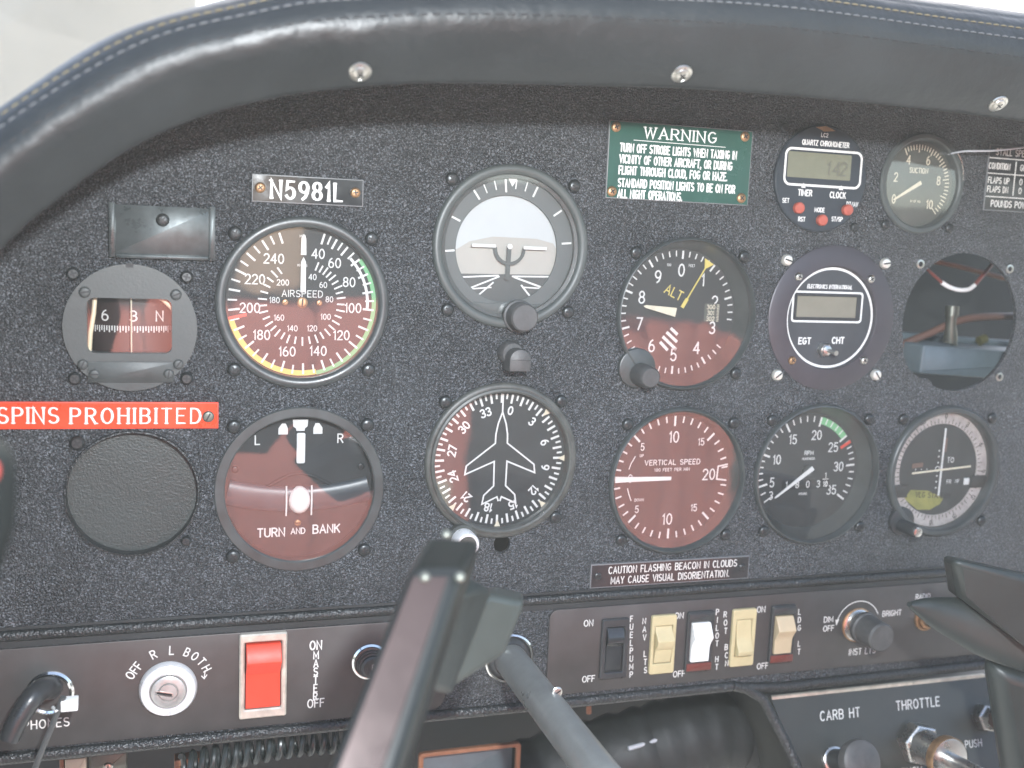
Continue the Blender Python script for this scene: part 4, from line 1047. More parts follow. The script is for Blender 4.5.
# ------------------------------------------------------------------ rocker switches
def rocker(name, label, x, z, w, hh, bez, rock, rx, rz0, rz1, prof, caps=(), bh=2.2):
    """prof: (fraction from the top, height) of the rocker's side view"""
    t = thing(name, label, 'switch', x, z, 1.2, 'rocker switches in the light switch strip')
    b = MB(bez); b.frame(rrect(-w / 2, w / 2, -hh / 2, hh / 2, 1.2, 4), rrect(-rx, rx, rz0, rz1, .5, 4), -.2, bh, .5, hin=-3)
    b.build('bezel', t)
    for z0, z1, mt in caps:
        c = MB(mt); c.box(-w / 2 + .6, w / 2 - .6, z0, z1, bh - .2, bh + .5, .25); c.build('bezel_cap', t)
    bk = MB(SLOT); bk.poly(rrect(-rx, rx, rz0, rz1, .5, 4), -1.0); bk.build('slot', t)
    g = .35; zt = rz1 - g; zb = rz0 + g
    P = [(zt, -1.5)] + [(zt + (zb - zt) * f, h) for f, h in prof] + [(zb, -1.5)]
    r = MB(rock); r.sidex(P, -rx + g, rx - g); r.build('rocker', t, bevel=.4)
    return t
UPR = [(0, 2.6), (.14, 4.6), (.34, 7.0), (.5, 4.6), (.62, 3.4), (1, 3.0)]
LOR = [(0, 1.6), (.45, 2.2), (.62, 3.4), (.82, 6.0), (.93, 5.4), (1, 2.4)]
MID = [(0, 1.4), (.12, 2.2), (.34, 6.2), (.52, 5.2), (.62, 3.0), (1, 1.6)]
rocker('rocker_switch', 'black rocker switch beside the FUEL PUMP lettering', 62.9, -142.2, 15.8, 33.6, BLACKPLASTIC, SIGNBLK, 5.2, -13.2, 12.2, [(0, 1.4), (.1, 3.0), (.3, 4.2), (.42, 1.6), (1, .6)])
rocker('rocker_switch', 'ivory rocker switch beside the NAV LTS lettering', 91.6, -142.1, 14.8, 33.4, IVORY, IVORY, 5.4, -10.8, 10.8, MID)
rocker('rocker_switch', 'white rocker switch in a dark frame beside the PILOT HT lettering', 114.0, -142.1, 16.4, 34.6, BLACKPLASTIC, WHITEPL, 5.9, -11.6, 11.4, UPR, caps=((-16.6, -12.2, MAROON), (12.0, 16.6, BLACKPLASTIC)))
rocker('rocker_switch', 'ivory rocker switch beside the ROT BCN lettering, tipped down', 141.2, -142.1, 14.8, 33.4, IVORY, IVORY, 5.0, -10.8, 10.8, LOR)
rocker('rocker_switch', 'tan rocker switch in a dark frame beside the LDG LT lettering', 166.4, -142.0, 15.6, 34, BLACKPLASTIC, IVORYD, 5.9, -11.4, 11.4, UPR, caps=((-16.3, -12.0, MAROON), (12.0, 16.3, BLACKPLASTIC)))
# red master switch with its worn pale frame
t = thing('master_switch', 'big red rocker master switch in a worn pale frame', 'switch', -122, -140.6, 1.2)
b = MB(SILVERF); b.frame(rrect(-11.2, 11.2, -21.4, 21.4, 1, 4), rrect(-8.7, 8.7, -16.8, 17.2, .5, 4), -.2, 2.6, .7, hin=-3); b.build('frame', t)
b = MB(SLOT); b.poly(rrect(-8.7, 8.7, -16.8, 17.2, .5, 4), -1); b.build('slot', t)
r = MB(REDROCK); r.sidex([(16.4, -1.5), (16.6, 3.4), (15.6, 4.6), (9.4, 8.6), (8.6, 8.6), (1.4, 2.0), (.4, 1.7), (-15.6, 2.8), (-16.2, 2.2), (-16.4, -1.5)], -8.2, 8.2); r.build('rocker', t, bevel=.3)

# ignition key switch
t = thing('ignition_switch', 'round silver ignition key switch ringed by OFF R L BOTH', 'key switch', -165.8, -143.6, 1.2)
b = MB(ALUM); b.lathe([(13.2, -.2), (13.2, 1.6), (12.2, 3.6), (10.4, 4.4), (8.6, 4.2), (8.3, 3.2)], seg=72); b.build('ring', t)
b = MB(mat('dull nickel barrel', (.50, .49, .47), .4, .6, var=(150, .15))); b.lathe([(8.3, 3.0), (7.9, 3.2), (7.7, 4.8), (7.0, 5.2), (4.6, 5.2), (4.2, 4.6), (0, 4.6)], seg=60)
b.build('lock_barrel', t)
k = MB(b.mats[0], SLOT); k.lathe([(4.0, 4.5), (3.8, 5.6), (0, 5.8)], seg=36, cz=.2)
k.prism([(-5.8, -.2), (-5.5, 1.6), (2.2, -.2), (1.9, -2.2)], 5.6, 6.0, .1, STEEL); k.poly([(-5.1, .1), (-4.9, 1.1), (1.7, -.5), (1.5, -1.6)], 6.06, SLOT); k.build('key_slot', t)

# round knob half hidden by the lock bar
t = thing('push_button_knob', 'black ribbed round knob with a bright ring beside the MASTER lettering', 'knob', -69.6, -138.6, 1.2)
b = MB(CHROME); b.lathe([(9.2, -.2), (9.2, .8), (8.2, 1.4), (7.4, 1.2)], seg=48); b.build('ring', t)
b = MB(BLACKPLASTIC); b.lathe([(7.6, .4), (7.6, 2.4), (6.9, 2.6), (6.9, 4), (6.3, 4.2), (6.3, 6), (5.6, 6.2), (5.6, 8), (4.6, 8.6), (2.8, 8.4), (2.6, 7.6), (0, 7.6)], seg=48); b.build('knob', t)
b = MB(ENGRAVE); text(b, 'F', .4, 0, 2.4, 7.7, .14); b.build('lettering', t)

# headphone plug, tie and cable
t = thing('headphone_plug', 'black right angle headphone plug in a bright jack ring above PHONES', 'plug', -217.4, -141, 1.2)
b = MB(CHROME); b.lathe([(10.4, -.2), (10.4, .8), (9.4, 1.6), (8.4, 1.2), (8.0, 0)], seg=48); b.build('jack_ring', t)
b = MB(BLACKPLASTIC); pts = spline([(.2, 1, 2), (.2, -9, 6), (-1.4, -17, 9.2), (-4.6, -23, 8.4), (-8.4, -26, 3.4), (-11.6, -28, -2.4), (-13.6, -29, -7.6)], 5)
n = len(pts); b.tube(pts, [5.4 - 1.5 * (i / n) + (.35 if (i % 2 and i > n * .45) else 0) for i in range(n)], 18); b.build('body', t)
tag(t, 'black right angle headphone plug in a bright jack ring above PHONES', 'plug')
t2 = thing('cable_tie', 'small white cable tie round the headphone cable', 'cable tie', -208, -137.4, 24)
b = MB(WHITEPL); b.box(-2.6, 4.4, -2.2, 3.0, -2, 3, .6); b.build('head', t2); b = MB(WHITEPL); b.tube([(-6.5, 4, -2.4), (-4.5, -2, -1.6), (-1.5, -1, .2)], .8, 8, flat=.6); b.build('strap', t2)
b = MB(WIREGREY)
CABLEM = mat('dark grey cable', (.065, .07, .07), .4, var=(80, .2))
b = MB(CABLEM); b.tube(spline([(-209.5, -25.5, -133), (-211.4, -25, -138), (-214.6, -24, -147), (-219.6, -23, -160), (-224.6, -22, -176), (-228, -20, -196), (-229, -14, -225)], 6), 1.35, 10)
tag(b.build('headphone_cable'), 'thin dark cable hanging from the headphone plug past the lettering', 'cable')

# dimmer knob and radio master knob
t = thing('dimmer_knob', 'black instrument light dimmer knob on a brass ring marked DIM and BRIGHT', 'knob', 217.0, -140.6, 1.2)
b = MB(STEEL); b.lathe([(9.4, -.2), (9.4, 1.2), (8.6, 1.6), (7.8, 1.4), (7.4, 4.5), (5.2, 5.4), (4.6, 9), (0, 9)], seg=48); b.build('collar', t)
b = MB(SCREWBRASS); b.lathe([(10.2, -.2), (10.2, .8), (9.4, 1.2), (9.3, .6)], seg=48); b.build('ring', t)
b = MB(KNOBGREY); b.lathe([(9.4, 6), (9.4, 8.5), (8.6, 9.4), (8.3, 22), (7.4, 23.2), (0, 23.4)], seg=48, cz=.6, cx=.2); b.build('knob', t)
t = thing('radio_master_knob', 'small knob on a brass ring under the RADIO MASTER lettering', 'knob', 264.2, -140.2, 1.2)
b = MB(SCREWBRASS); b.lathe([(7.2, -.2), (7.2, 1.4), (6.2, 1.8), (5.4, 1.2), (5.0, 3), (0, 3)], seg=40); b.build('ring', t)
b = MB(STEEL); b.lathe([(3.4, 2.8), (3.2, 10), (2.4, 10.8), (0, 11)], seg=28); b.build('toggle', t)

# ------------------------------------------------------------------ control column tube and gust lock
t = thing('control_column', 'grey tube control column coming out of a bright ring in the panel', 'control column', 4.2, -143.6, 0)
b = MB(CHROME); b.lathe([(13.4, -.2), (13.4, 1.2), (12.6, 1.9), (11.7, 1.4), (11.5, .2)], seg=60); b.build('flange_ring', t)
b = MB(BLACKPLASTIC); b.lathe([(11.6, .2), (10.6, 1.8), (9.2, 3.0), (8.4, 3)], seg=48); b.build('bearing', t)
b = MB(SHAFT); b.tube([(0, 60, 0), (0, -40, 0), (0, -120, 0), (0, -240, 0), (0, -420, 0)], 8.5, 40); b.build('tube', t)
screw(t, 3.6, 8.2, 62, 2.6, 1.0, 'slot', SCREWSTEEL, name='guide_screw')

def offs(o, pts): return [tuple(Vector(p) - Vector(o)) for p in pts]
O = (-95, -200, -26)
t = thing('gust_lock', 'glossy dark control lock bar clamped to the control column with a grey green clamp', 'control lock', O[0], O[2], -O[1])
b = MB(LOCKBODY)
ft = [(-95.4, -200, -25.8), (-78.2, -200, -26.8)]; bt = [(-85.0, -177, -22.4), (-65.4, -177, -24.4)]
fb = [(-134.0, -250, -81.9), (-113.7, -250, -84.6)]; bb = [(-123, -227, -78.5), (-101, -227, -81)]
b.hexa(offs(O, [ft[0], ft[1], bt[1], bt[0], fb[0], fb[1], bb[1], bb[0]]))
b.build('bar', t, bevel=3.0)
fv = [Vector(q) for q in offs(O, [ft[0], ft[1], fb[1], fb[0]])]
nf = (fv[1] - fv[0]).cross(fv[3] - fv[0]).normalized()
if nf.y > 0: nf = -nf
def fp(u, v): return (fv[0].lerp(fv[1], u)).lerp(fv[3].lerp(fv[2], u), v)
q4 = [fp(.10, .035), fp(.74, .035), fp(.74, .99), fp(.10, .99)]
b = MB(LOCKFACE); b.hexa([q + nf * .9 for q in q4] + [q - nf * .4 for q in q4]); b.build('face_plate', t, bevel=.5)  # strip redder and lighter than the body: sheen and shade put into colour
b = MB(LOCKCLAMP)
c = [(-55.5, -152, -52.6), (-40.6, -150, -57.4), (-48.6, -152, -76.5), (-74.4, -160, -86), (-92, -170, -72), (-74, -164, -60)]
bk = [(x + 9, y + 26, z - 6) for x, y, z in c]
vs = offs(O, c + bk); n = len(c)
b.add(vs, [list(range(n)), [n + i for i in range(n)][::-1]] + [[i, (i + 1) % n, (i + 1) % n + n, i + n] for i in range(n)]); b.build('clamp', t, bevel=2.6)
b = MB(YOKE)
b.hexa(offs(O, [(-83, -190, -40), (-67, -176, -42), (-56, -160, -48), (-68, -168, -40), (-92, -200, -64), (-78, -184, -74), (-72, -166, -84), (-86, -178, -70)])); b.build('bracket', t, bevel=2)
for p in ((-91.5, -203, -27.8), (-80.4, -202.4, -28.6), (-79, -179, -21.8)):
    b = MB(FITTING); q = Vector(p) - Vector(O); b.lathe([(1.7, 0), (1.6, .6), (1.0, 1.1), (0, 1.2)], seg=20, axis=(-.1, -.75, .6), org=q); b.build('rivet', t)

# ------------------------------------------------------------------ yoke horns at the edges of view
t = thing('pilot_yoke', 'blurred black yoke grip with a red push button at the frame edge', 'yoke', -207, -20, 250)
b = MB(mat('near black grip rubber', (.008, .010, .010), .8, spec=.1)); pts = spline([(-8, -6, -80), (-6.5, 0, -40), (-5.2, 2, -8), (-2.0, 2, 14), (1.6, 0, 27), (2.2, -2, 38), (.5, -4, 46)], 6); n = len(pts)
b.tube(pts, [7.4 + .6 * max(0, (i / n - .55)) / .45 - 3.5 * max(0, (i / n - .88)) / .12 for i in range(n)], 24); b.build('grip', t)
b = MB(REDBTN, YOKE); b.lathe([(3.4, 0), (3.2, 2.2), (2.4, 2.9), (0, 3.1)], seg=28, axis=(.12, -.9, .4), org=(4.0, -7.4, 40), mt=REDDARK); b.build('push_to_talk_button', t)

t = thing('copilot_yoke', 'blurred dark yoke horn in front of the RADIO MASTER knob', 'yoke', 230, -107, 100)
O2 = (230, -100, -107)
b = MB(YOKE); pts = [(183.1, -84.9, -95.1), (189.8, -86.2, -98.3), (199.9, -88.7, -103.1), (212.4, -93.7, -108.1), (227.5, -101.3, -114.4), (245.0, -111.3, -119.4), (260.1, -120.1, -123.2)]
pts = spline(offs(O2, pts), 5); n = len(pts)
vs = []; fs = []
for i, p in enumerate(pts):
    f = i / (n - 1); hh = 1.8 + 19 * min(1, f * 1.7); th = 1.8 + 4.5 * min(1, f * 1.6)
    for k in range(16):
        a = 2 * pi * k / 16
        vs.append((p.x + .35 * hh * (sin(a) + .0), p.y + th * cos(a), p.z - 2.0 + hh * .62 * sin(a) + hh * .35))
for i in range(n - 1):
    for k in range(16): fs.append([i * 16 + k, i * 16 + (k + 1) % 16, (i + 1) * 16 + (k + 1) % 16, (i + 1) * 16 + k])
fs += [list(range(16))[::-1], [(n - 1) * 16 + k for k in range(16)]]
b.add(vs, fs); b.build('horn', t)
b = MB(YOKE)
up1 = offs(O2, [(188.6, -105.0, -67.5), (225.0, -116.3, -74.7), (250.0, -123.8, -80.5), (250.0, -123.8, -124.4), (226.2, -117.6, -109.4), (201.1, -97.5, -89.3)])
b.add(up1 + [(x + 6, y + 16, z - 2) for x, y, z in up1], [list(range(6)), list(range(6, 12))[::-1]] + [[i, (i + 1) % 6, (i + 1) % 6 + 6, i + 6] for i in range(6)]); b.build('hub_plate', t, bevel=4)
b = MB(YOKE); b.hexa(offs(O2, [(219.5, -102.5, -122.4), (255.1, -117.6, -131.9), (262.6, -100.0, -131.9), (227.0, -84.9, -122.4), (254.5, -102.5, -238.6), (267.6, -117.6, -242.3), (275.1, -100.0, -242.3), (262.0, -84.9, -238.6)])); b.build('column_cover', t, bevel=8)

# ------------------------------------------------------------------ pedestal with engine controls
t = thing('engine_control_pedestal', 'sloping dark pedestal lettered CARB HT and THROTTLE with a bright top edge', 'pedestal', 236, -180, 0)
O3 = (236, 0, -180)
face = [(162.4, -2, -180), (345, -2, -180), (372, -40, -250.2), (184, -40, -250.2)]
b = MB(mat('dark olive pedestal paint', (.033, .034, .030), .4, var=(20, .2), bump=(900, .1, .0003)))
fv = offs(O3, face); bv = [(x, 60, z) for x, y, z in fv]
b.add(fv + bv, [[0, 1, 2, 3], [0, 4, 5, 1], [1, 5, 6, 2], [2, 6, 7, 3], [3, 7, 4, 0]]); b.build('face', t)
def onface(x, v):
    """x in panel mm, v = mm down the sloping face"""
    s_ = Vector((0, -38, -70.2)).normalized()
    return Vector((x, -2, -180)) + s_ * v - Vector(O3)
sl = Vector((0, -38, -70.2)).normalized(); nrm = Vector((0, -70.2, 38)).normalized()
def face_text(mb, items):
    k0 = len(mb.v)
    for s_, x, v, size, kw in items: text(mb, s_, x, -v, size, .35, **kw)
    for q in range(k0, len(mb.v)):
        x, y, z = mb.v[q]
        P = onface(x, -z) + nrm * (-y); mb.v[q] = tuple(P)
it = dict(cx=.92, w=.13, sp=.28, slant=.18)
for q_ in [('CARB HT', 205, 13.0, 5.0, it), ('THROTTLE', 259.5, 12.0, 5.0, it), ('PUSH', 245, 49, 4.6, it), ('PUSH', 292, 38, 4.0, it)]:
    w = MB(ENGRAVE); face_text(w, [q_]); w.build('lettering', t)
b = MB(mat('bare pale edge', (.60, .56, .47), .35, .6, var=(200, .2))); b.hexa(offs(O3, [(163, -2.8, -179.2), (312, -2.8, -179.2), (312, -1.4, -178.9), (163, -1.4, -178.9), (163, -3.0, -180.8), (312, -3.0, -180.8), (312, -2.2, -181), (163, -2.2, -181)])); b.build('bare_edge', t)
b = MB(BEAD); b.tube(offs(O3, [(138, -.5, -171), (146, -1, -173), (157, -3, -179.8), (168, -16, -205), (183, -42, -251)]), 3.0, 12); b.build('edge_bead', t)
b = MB(BEAD); b.tube(offs(O3, [(142, -.5, -172.5), (170, -1, -174.6), (230, -1, -174), (345, -1, -173)]), 3.0, 12); b.build('edge_bead', t)

def at_face(name, label, cat, x, v):
    P = onface(x, v) + Vector(O3)
    return thing(name, label, cat, P.x, P.z, -P.y)
PA = (0, -.90, .43)
t = at_face('carburettor_heat_knob', 'black round plunger knob below the CARB HT lettering', 'knob', 196, 37.5)
b = MB(STEEL); b.lathe([(7.6, -.5), (7.6, 1.4), (6.6, 2.0), (5.4, 2.0)], seg=40, axis=PA, org=(0, 0, 0)); b.build('collar', t)
b = MB(BLACKPLASTIC); b.lathe([(6.4, 1.5), (6.2, 12), (5.0, 13), (4.8, 18)], seg=40, axis=PA, org=(0, 0, 0)); b.build('stem', t)
b = MB(KNOBGREY); b.lathe([(4.8, 17), (8.5, 18.5), (11.6, 21), (12.2, 24), (11.4, 27), (9.2, 28.4), (0, 29)], seg=48, axis=PA, org=(0, 0, 0)); b.build('knob', t)
t = at_face('throttle_plunger', 'bright metal throttle plunger with a hexagon nut and brass edged collar', 'throttle', 252, 33)
TA = (-.0, -.95, .12)
b = MB(STEEL); b.lathe([(12.4, -1), (12.4, 7), (11.4, 8), (9.6, 8)], seg=6, axis=TA, org=(0, 0, 0)); b.build('hexagon_nut', t, smooth=20)
b = MB(STEEL); b.lathe([(10.0, 6), (10.0, 10), (9.4, 12), (9.2, 25)], seg=48, axis=TA, org=(0, 0, 0)); b.build('barrel', t)
b = MB(STEEL, SCREWBRASS); b.lathe([(9.2, 24), (12.2, 24.5), (12.4, 29), (11.8, 30)], seg=56, axis=TA, org=(0, 0, 0), mt=SCREWBRASS); b.lathe([(11.8, 29.8), (10.4, 30.2), (4.2, 30.0), (4, 29)], seg=48, axis=TA, org=(0, 0, 0), mt=STEEL); b.build('collar', t)
b = MB(STEEL); b.lathe([(4.3, 29), (4.3, 60), (4.0, 61), (0, 61)], seg=36, axis=TA, org=(0, 0, 0)); b.build('plunger_rod', t)
t = at_face('mixture_control', 'worn red and steel mixture control knob at the pedestal corner', 'knob', 304, 24)
b = MB(STEEL); b.lathe([(8.2, -1), (8.2, 6), (7, 7), (5, 12), (4.4, 20)], seg=6, axis=(0, -.93, .3), org=(0, 0, 0)); b.build('hexagon_nut', t, smooth=20)
b = MB(WIREORANGE); b.lathe([(4.6, 6), (6.0, 16), (6.4, 22), (5.4, 25), (0, 26)], seg=32, axis=(0, -.93, .3), org=(0, 0, 0)); b.build('knob', t)

# ------------------------------------------------------------------ glareshield
def gs_section(s_):
    return [(30 * s_, 0), (16 * s_, -40), (5, -68), (1.2, -92), (0, -98), (.2, -100), (1.6, -101.4), (5, -105.5), (9, -108.6), (14.5 * s_ + 1, -112), (21 * s_, -114.8), (26 * s_, -115.4), (30 * s_, -114.6), (33.4 * s_, -113.2), (36.4 * s_, -111.2), (37 * s_, -110.3), (37.8 * s_, -110.1), (41.2 * s_, -106.4), (42 * s_, -104.9), (43 * s_, -104.2), (46.5 * s_, -97.4), (49 * s_, -88), (50.5 * s_, -70), (51 * s_, -30), (51 * s_, 60), (50 * s_, 330)]
def build_glareshield():
    t = thing('glareshield', 'padded black vinyl glareshield with rows of stitching above the panel', 'glareshield', 0, 135, 100)
    O = Vector((0, -100, 135))
    b = MB(VINYL); vs = []; fs = []
    n = len(lip); m = len(gs_section(1))
    for i in range(n):
        p, tt, nn = lip_frame(i); s_ = lip_scale(p.x)
        for (r, y) in gs_section(s_):
            # slow unevenness of the padding
            k = 1 + .012 * sin(i * .37 + y * .05) + .01 * sin(i * .11)
            if y < -98 and 1 < r < 24:
                for sx in (-97, 30.5, 191): k -= .16 * math.exp(-((p.x - sx) / 8) ** 2) * math.exp(-((r - 8) / 9) ** 2); 
            vs.append((p.x + nn.x * r * k - O.x, y - O.y, p.y + nn.y * r * k - O.z))
    for i in range(n - 1):
        for j in range(m - 1): fs.append([i * m + j, i * m + j + 1, (i + 1) * m + j + 1, (i + 1) * m + j])
    b.add(vs, fs); b.build('padding', t, smooth=50)
    # arc-length table for stitches
    def rows(name, mt, r_f, y, length, gap, rad_, dz=0.0):
        b = MB(mt); acc = 0; on = True; seg_pts = []
        L = 0; start = 0; k = 0
        pts = []
        for i in range(n):
            p, tt, nn = lip_frame(i); s_ = lip_scale(p.x); r = r_f * s_ - 5.5 * (s_ - .74) / .26
            sec = [q for q in gs_section(s_) if q[1] < -80][4:]; yy = y
            for A, B in zip(sec, sec[1:]):
                if A[0] <= r <= B[0]: yy = A[1] + (B[1] - A[1]) * (r - A[0]) / max(B[0] - A[0], 1e-6) - .12
            k = 1 + .012 * sin(i * .37 + yy * .05) + .01 * sin(i * .11)
            pts.append(Vector((p.x + nn.x * r * k - O.x, yy - O.y, p.y + nn.y * r * k - O.z)))
        cum = [0]
        for a, c in zip(pts, pts[1:]): cum.append(cum[-1] + (c - a).length)
        def at(d):
            import bisect
            i = min(max(bisect.bisect_right(cum, d) - 1, 0), n - 2)
            f = (d - cum[i]) / max(cum[i + 1] - cum[i], 1e-9); return pts[i].lerp(pts[i + 1], f)
        d = cum[-1] * .1; 
        while d < cum[-1] * .93:
            a, c = at(d), at(d + length); md = (a + c) / 2 
            b.tube([a, md + Vector((0, -.25, .1)), c], [rad_ * .6, rad_, rad_ * .6], 6)
            d += length + gap
        return b.build(name, t)
    rows('stitching', STITCH_TAN, 42.0, -106.3, 3.0, 1.0, .38)
    rows('stitching', STITCH_GREY, 37.0, -111.6, 2.9, 1.3, .34)
    rows('stitching', STITCH_BLACK, 29.0, -115.2, 3.2, 1.6, .42)
    # washers with oval-head screws along the lower face
    for tx_ in (-97, 30.5, 191):
        i = min(range(n), key=lambda q: abs(lip[q].x - tx_)); p, tt, nn = lip_frame(i); s_ = lip_scale(p.x)
        r = 4.8; pos = Vector((p.x + nn.x * r, -105.4, p.y + nn.y * r)) - O
        sb = screw_mesh(3.0, 1.8, 'cup', SCREWSTEEL, SLOT, 30)
        so = sb.build('oval_screw', t, tuple(pos))
        so.rotation_euler = (rad(50), 0, 0)
    return t
build_glareshield()
b = MB(WIREGREY); b.tube(spline([(251, 1, 131.4), (253, -9, 132.4), (257.7, -13, 132.6), (272.7, -15, 134.0), (296.0, -18, 138.6), (325, -10, 150)], 6), .55, 8)
tag(b.build('loose_wire'), 'thin pale wire hanging below the glareshield across the ruled placard', 'wire')

# ------------------------------------------------------------------ inside the empty gauge hole
b = MB(BAYMETAL); b.box(-75, 75, -18, 0, -60, 0, 2); b.box(-75, 75, -1.5, 4, -61, -52, .6)
o = b.build('equipment_shelf', None, (345, 30, 17)); tag(o, 'blue grey metal box top visible through the empty gauge hole', 'metal box')
o.rotation_euler = (0, rad(3), 0)
b = MB(WIREWHITE); b.tube(spline([(289, 42, 58.4), (294, 41, 55.8), (301, 40, 54.2), (308, 40, 54.8), (313, 41, 57.4)], 6), 1.3, 10)
tag(b.build('white_wire'), 'short curved white wire in the upper part of the empty hole', 'wire')
b = MB(WIRERED); b.tube(spline([(250, 40, 88), (268, 42, 73), (289, 42, 58.4)], 5), .9, 8); b.tube(spline([(313, 41, 57.4), (335, 50, 74), (350, 60, 90)], 5), 1.2, 8)
tag(b.build('red_wire'), 'dull red wire running on from the white curved wire behind the panel', 'wire')
b = MB(WIREORANGE); b.tube(spline([(255, 52, 8), (268.9, 50, 18), (290, 50, 26), (308.8, 50, 33.6), (330, 51, 37), (370, 54, 38)], 6), 2.4, 12)
tag(b.build('orange_hose'), 'orange hose crossing behind the empty gauge hole', 'hose')
b = MB(FITTING); b.tube([(303, 46, 22), (302, 45, 26), (300.6, 44, 32), (300.4, 44, 38)], [4.4, 4, 3, 3.4], 14); b.tube([(300.4, 44, 38), (300.4, 44, 44)], [4.2, 4.0], 14); b.tube([(303, 45, 24), (310, 48, 14)], 2.2, 10)
tag(b.build('hose_fitting'), 'dull metal fitting standing behind the orange hose', 'fitting')
b = MB(COPPER); b.tube(spline([(262, 70, 90), (300, 72, 82), (340, 74, 88), (380, 76, 84)], 6), 2.0, 10); b.tube(spline([(270, 78, 74), (320, 80, 70), (380, 80, 60)], 6), 1.6, 10)
tag(b.build('brown_wire_bundle'), 'brown wires high up behind the empty gauge hole', 'wires')
b = MB(mat('dim yellow plastic', (.09, .085, .03), .5)); b.tube([(343, 66, 20), (348, 66, 22)], [3.2, 3.0], 12); tag(b.build('yellow_connector'), 'small dull yellow connector deep behind the empty hole', 'connector')

# ------------------------------------------------------------------ bay below the panel
o = MB(DARKBAY); tp = []
for i in range(0, len(lip), 4):
    p, tt, nn = lip_frame(i)
    if p.y > -150: tp.append((p.x + nn.x * 24 * lip_scale(p.x), p.y + nn.y * 24 * lip_scale(p.x)))
o.prism([(tp[-1][0] + 40, -560), (-320, -560)] + tp + [(tp[-1][0] + 40, tp[-1][1])], -182, -180, 0, None, True); o.build('firewall')['kind'] = 'structure'
t = thing('air_duct', 'black flexible air duct curving under the switch strip', 'duct', 120, -235, -55)
b = MB(DUCT); pts = spline([(-110, 30, -40), (-60, 20, -20), (-10, 5, -3), (30, 0, 6), (70, 5, -2), (110, 15, -40), (140, 20, -90)], 9); n = len(pts)
b.tube(pts, [26 + 1.3 * sin(i * 2.1) for i in range(n)], 28); b.build('hose', t)
b = MB(DARKBAY); b.hexa([(-60, 10, 62), (20, 10, 62), (60, 10, 20), (-60, 10, 20), (-60, 60, 62), (20, 60, 62), (60, 60, 20), (-60, 60, 20)])
b = MB(WIREGREY); b.tube(spline([(95, 40, -224), (112, 40, -221), (126, 40, -217), (136, 42, -213), (150, 46, -207)], 6), 1.3, 8); tag(b.build('grey_cable'), 'thin grey cable lying over the black air duct', 'cable')
b = MB(COPPER); b.tube([(64, 30, -194), (63.4, 30, -186), (63.8, 30, -176)], 1.6, 8); tag(b.build('brown_stub'), 'short brown wire stub hanging under the FUEL PUMP switch', 'wire')
# coiled headset cord
pts = []
for i in range(420):
    f = i / 419; x = -160 + 92 * f; zc = -191.4 + 7.0 * sin(f * pi * .75)
    a = f * 2 * pi * 17; pts.append((x, 12 + 6 * sin(a), zc + 6 * cos(a)))
b = MB(WIREGREY); CORD = mat('grey green cord', (.022, .028, .028), .35, var=(60, .25)); b = MB(CORD); b.tube(pts, 1.5, 8)
tag(b.build('coiled_cord'), 'grey coiled cord hanging below the ignition strip', 'cord')
t = thing('brass_bracket', 'thin brown rectangular bracket frame below the control column', 'bracket', 3, -238, -60)
b = MB(COPPER); b.frame(rrect(-31, 31, -20, 15, 2, 3), rrect(-28.4, 28.4, -18, 12.6, 1.4, 3), -2, 1, .4); b.build('frame', t)
b = MB(BAYMETAL); b.box(-28, 28, -18, 12, -8, -6, .5); b.build('pane', t)
t = thing('terminal_block', 'small pale terminal block with a bright screw under the PHONES lettering', 'terminal block', -204, -198, -40)
b = MB(CREAMTRIM); b.box(-11, -1, -10, 6, -4, 6, 1); b.build('body', t)
b = MB(FITTING); b.box(0, 18, -10, 6.5, -4, 4, 1); b.build('plate', t); screw(t, 9, -1, 4, 2.4, 1.4, 'slot', SCREWSTEEL)
b = MB(COPPER); b.box(-13.5, -11.5, -10, 6, -3, 5, .5); b.build('side_strip', t)
t = thing('orange_clip', 'small orange brown clip below the ignition key switch', 'clip', -152, -208, -50)
b = MB(COPPER); b.box(-11, 6, 1, 4.4, -2, 6, .8); b.box(-11, -8, -14, 1.4, -2, 6, .8); b.build('strip', t)
b = MB(WIREWHITE); b.tube([(-240, 30, -206), (-226, 30, -206)], 3, 8); b.tube([(-216, 28, -207), (-208, 28, -204)], 3, 8); tag(b.build('white_connector'), 'two small white connector tips at the lower edge under PHONES', 'connector')
b = MB(WIRERED); b.tube(spline([(-86, -40, -178), (-92, -44, -196), (-102, -48, -225), (-110, -50, -260)], 6), 1.8, 10); tag(b.build('thin_red_cord'), 'thin red cord behind the gust lock bar', 'cord')

# ------------------------------------------------------------------ seat and cabin that the cover glasses mirror
def seat(label, x0, x1, top, rest):
    xc = (x0 + x1) / 2; w = (x1 - x0) / 2
    t = thing('cabin_seat', label, 'seat', xc, -450, 1000, 'red cabin seats')
    b = MB(REDSEAT); n = 5
    for i in range(n):
        a = -w + 2 * w * i / n; b.box(a + 1, a + 2 * w / n - 1, -50, top + 450 - (18 if i in (0, n - 1) else 0), -120, 0, 20)
    b.build('backrest', t)
    b = MB(REDSEAT); b.box(-w - 20, w + 20, -190, -50, -600, -120, 40); b.mats = [LINER]; b.build('cushion', t)
    if rest: b = MB(TANREST); b.box(rest[0] - xc, rest[1] - xc, top + 462, top + 462 + rest[2], -90, -10, 20); b.build('headrest', t)
    if rest: b = MB(CREAMTRIM); b.box(w * .72, w * .9, -60, 190, -128, -119, 3); b.build('seat_belt', t)
seat('red seat with a cream headrest behind the camera, mirrored in the airspeed glass', -300, 225, -18, (-80, 0, 150))
seat('red seat mirrored in the altimeter and vertical speed glasses', 440, 640, -34, None)
t = thing('sky_block_wall', 'unseen grey wall behind the red seats, sized to block sky reflections', 'cabin wall', 100, 0, 1350)
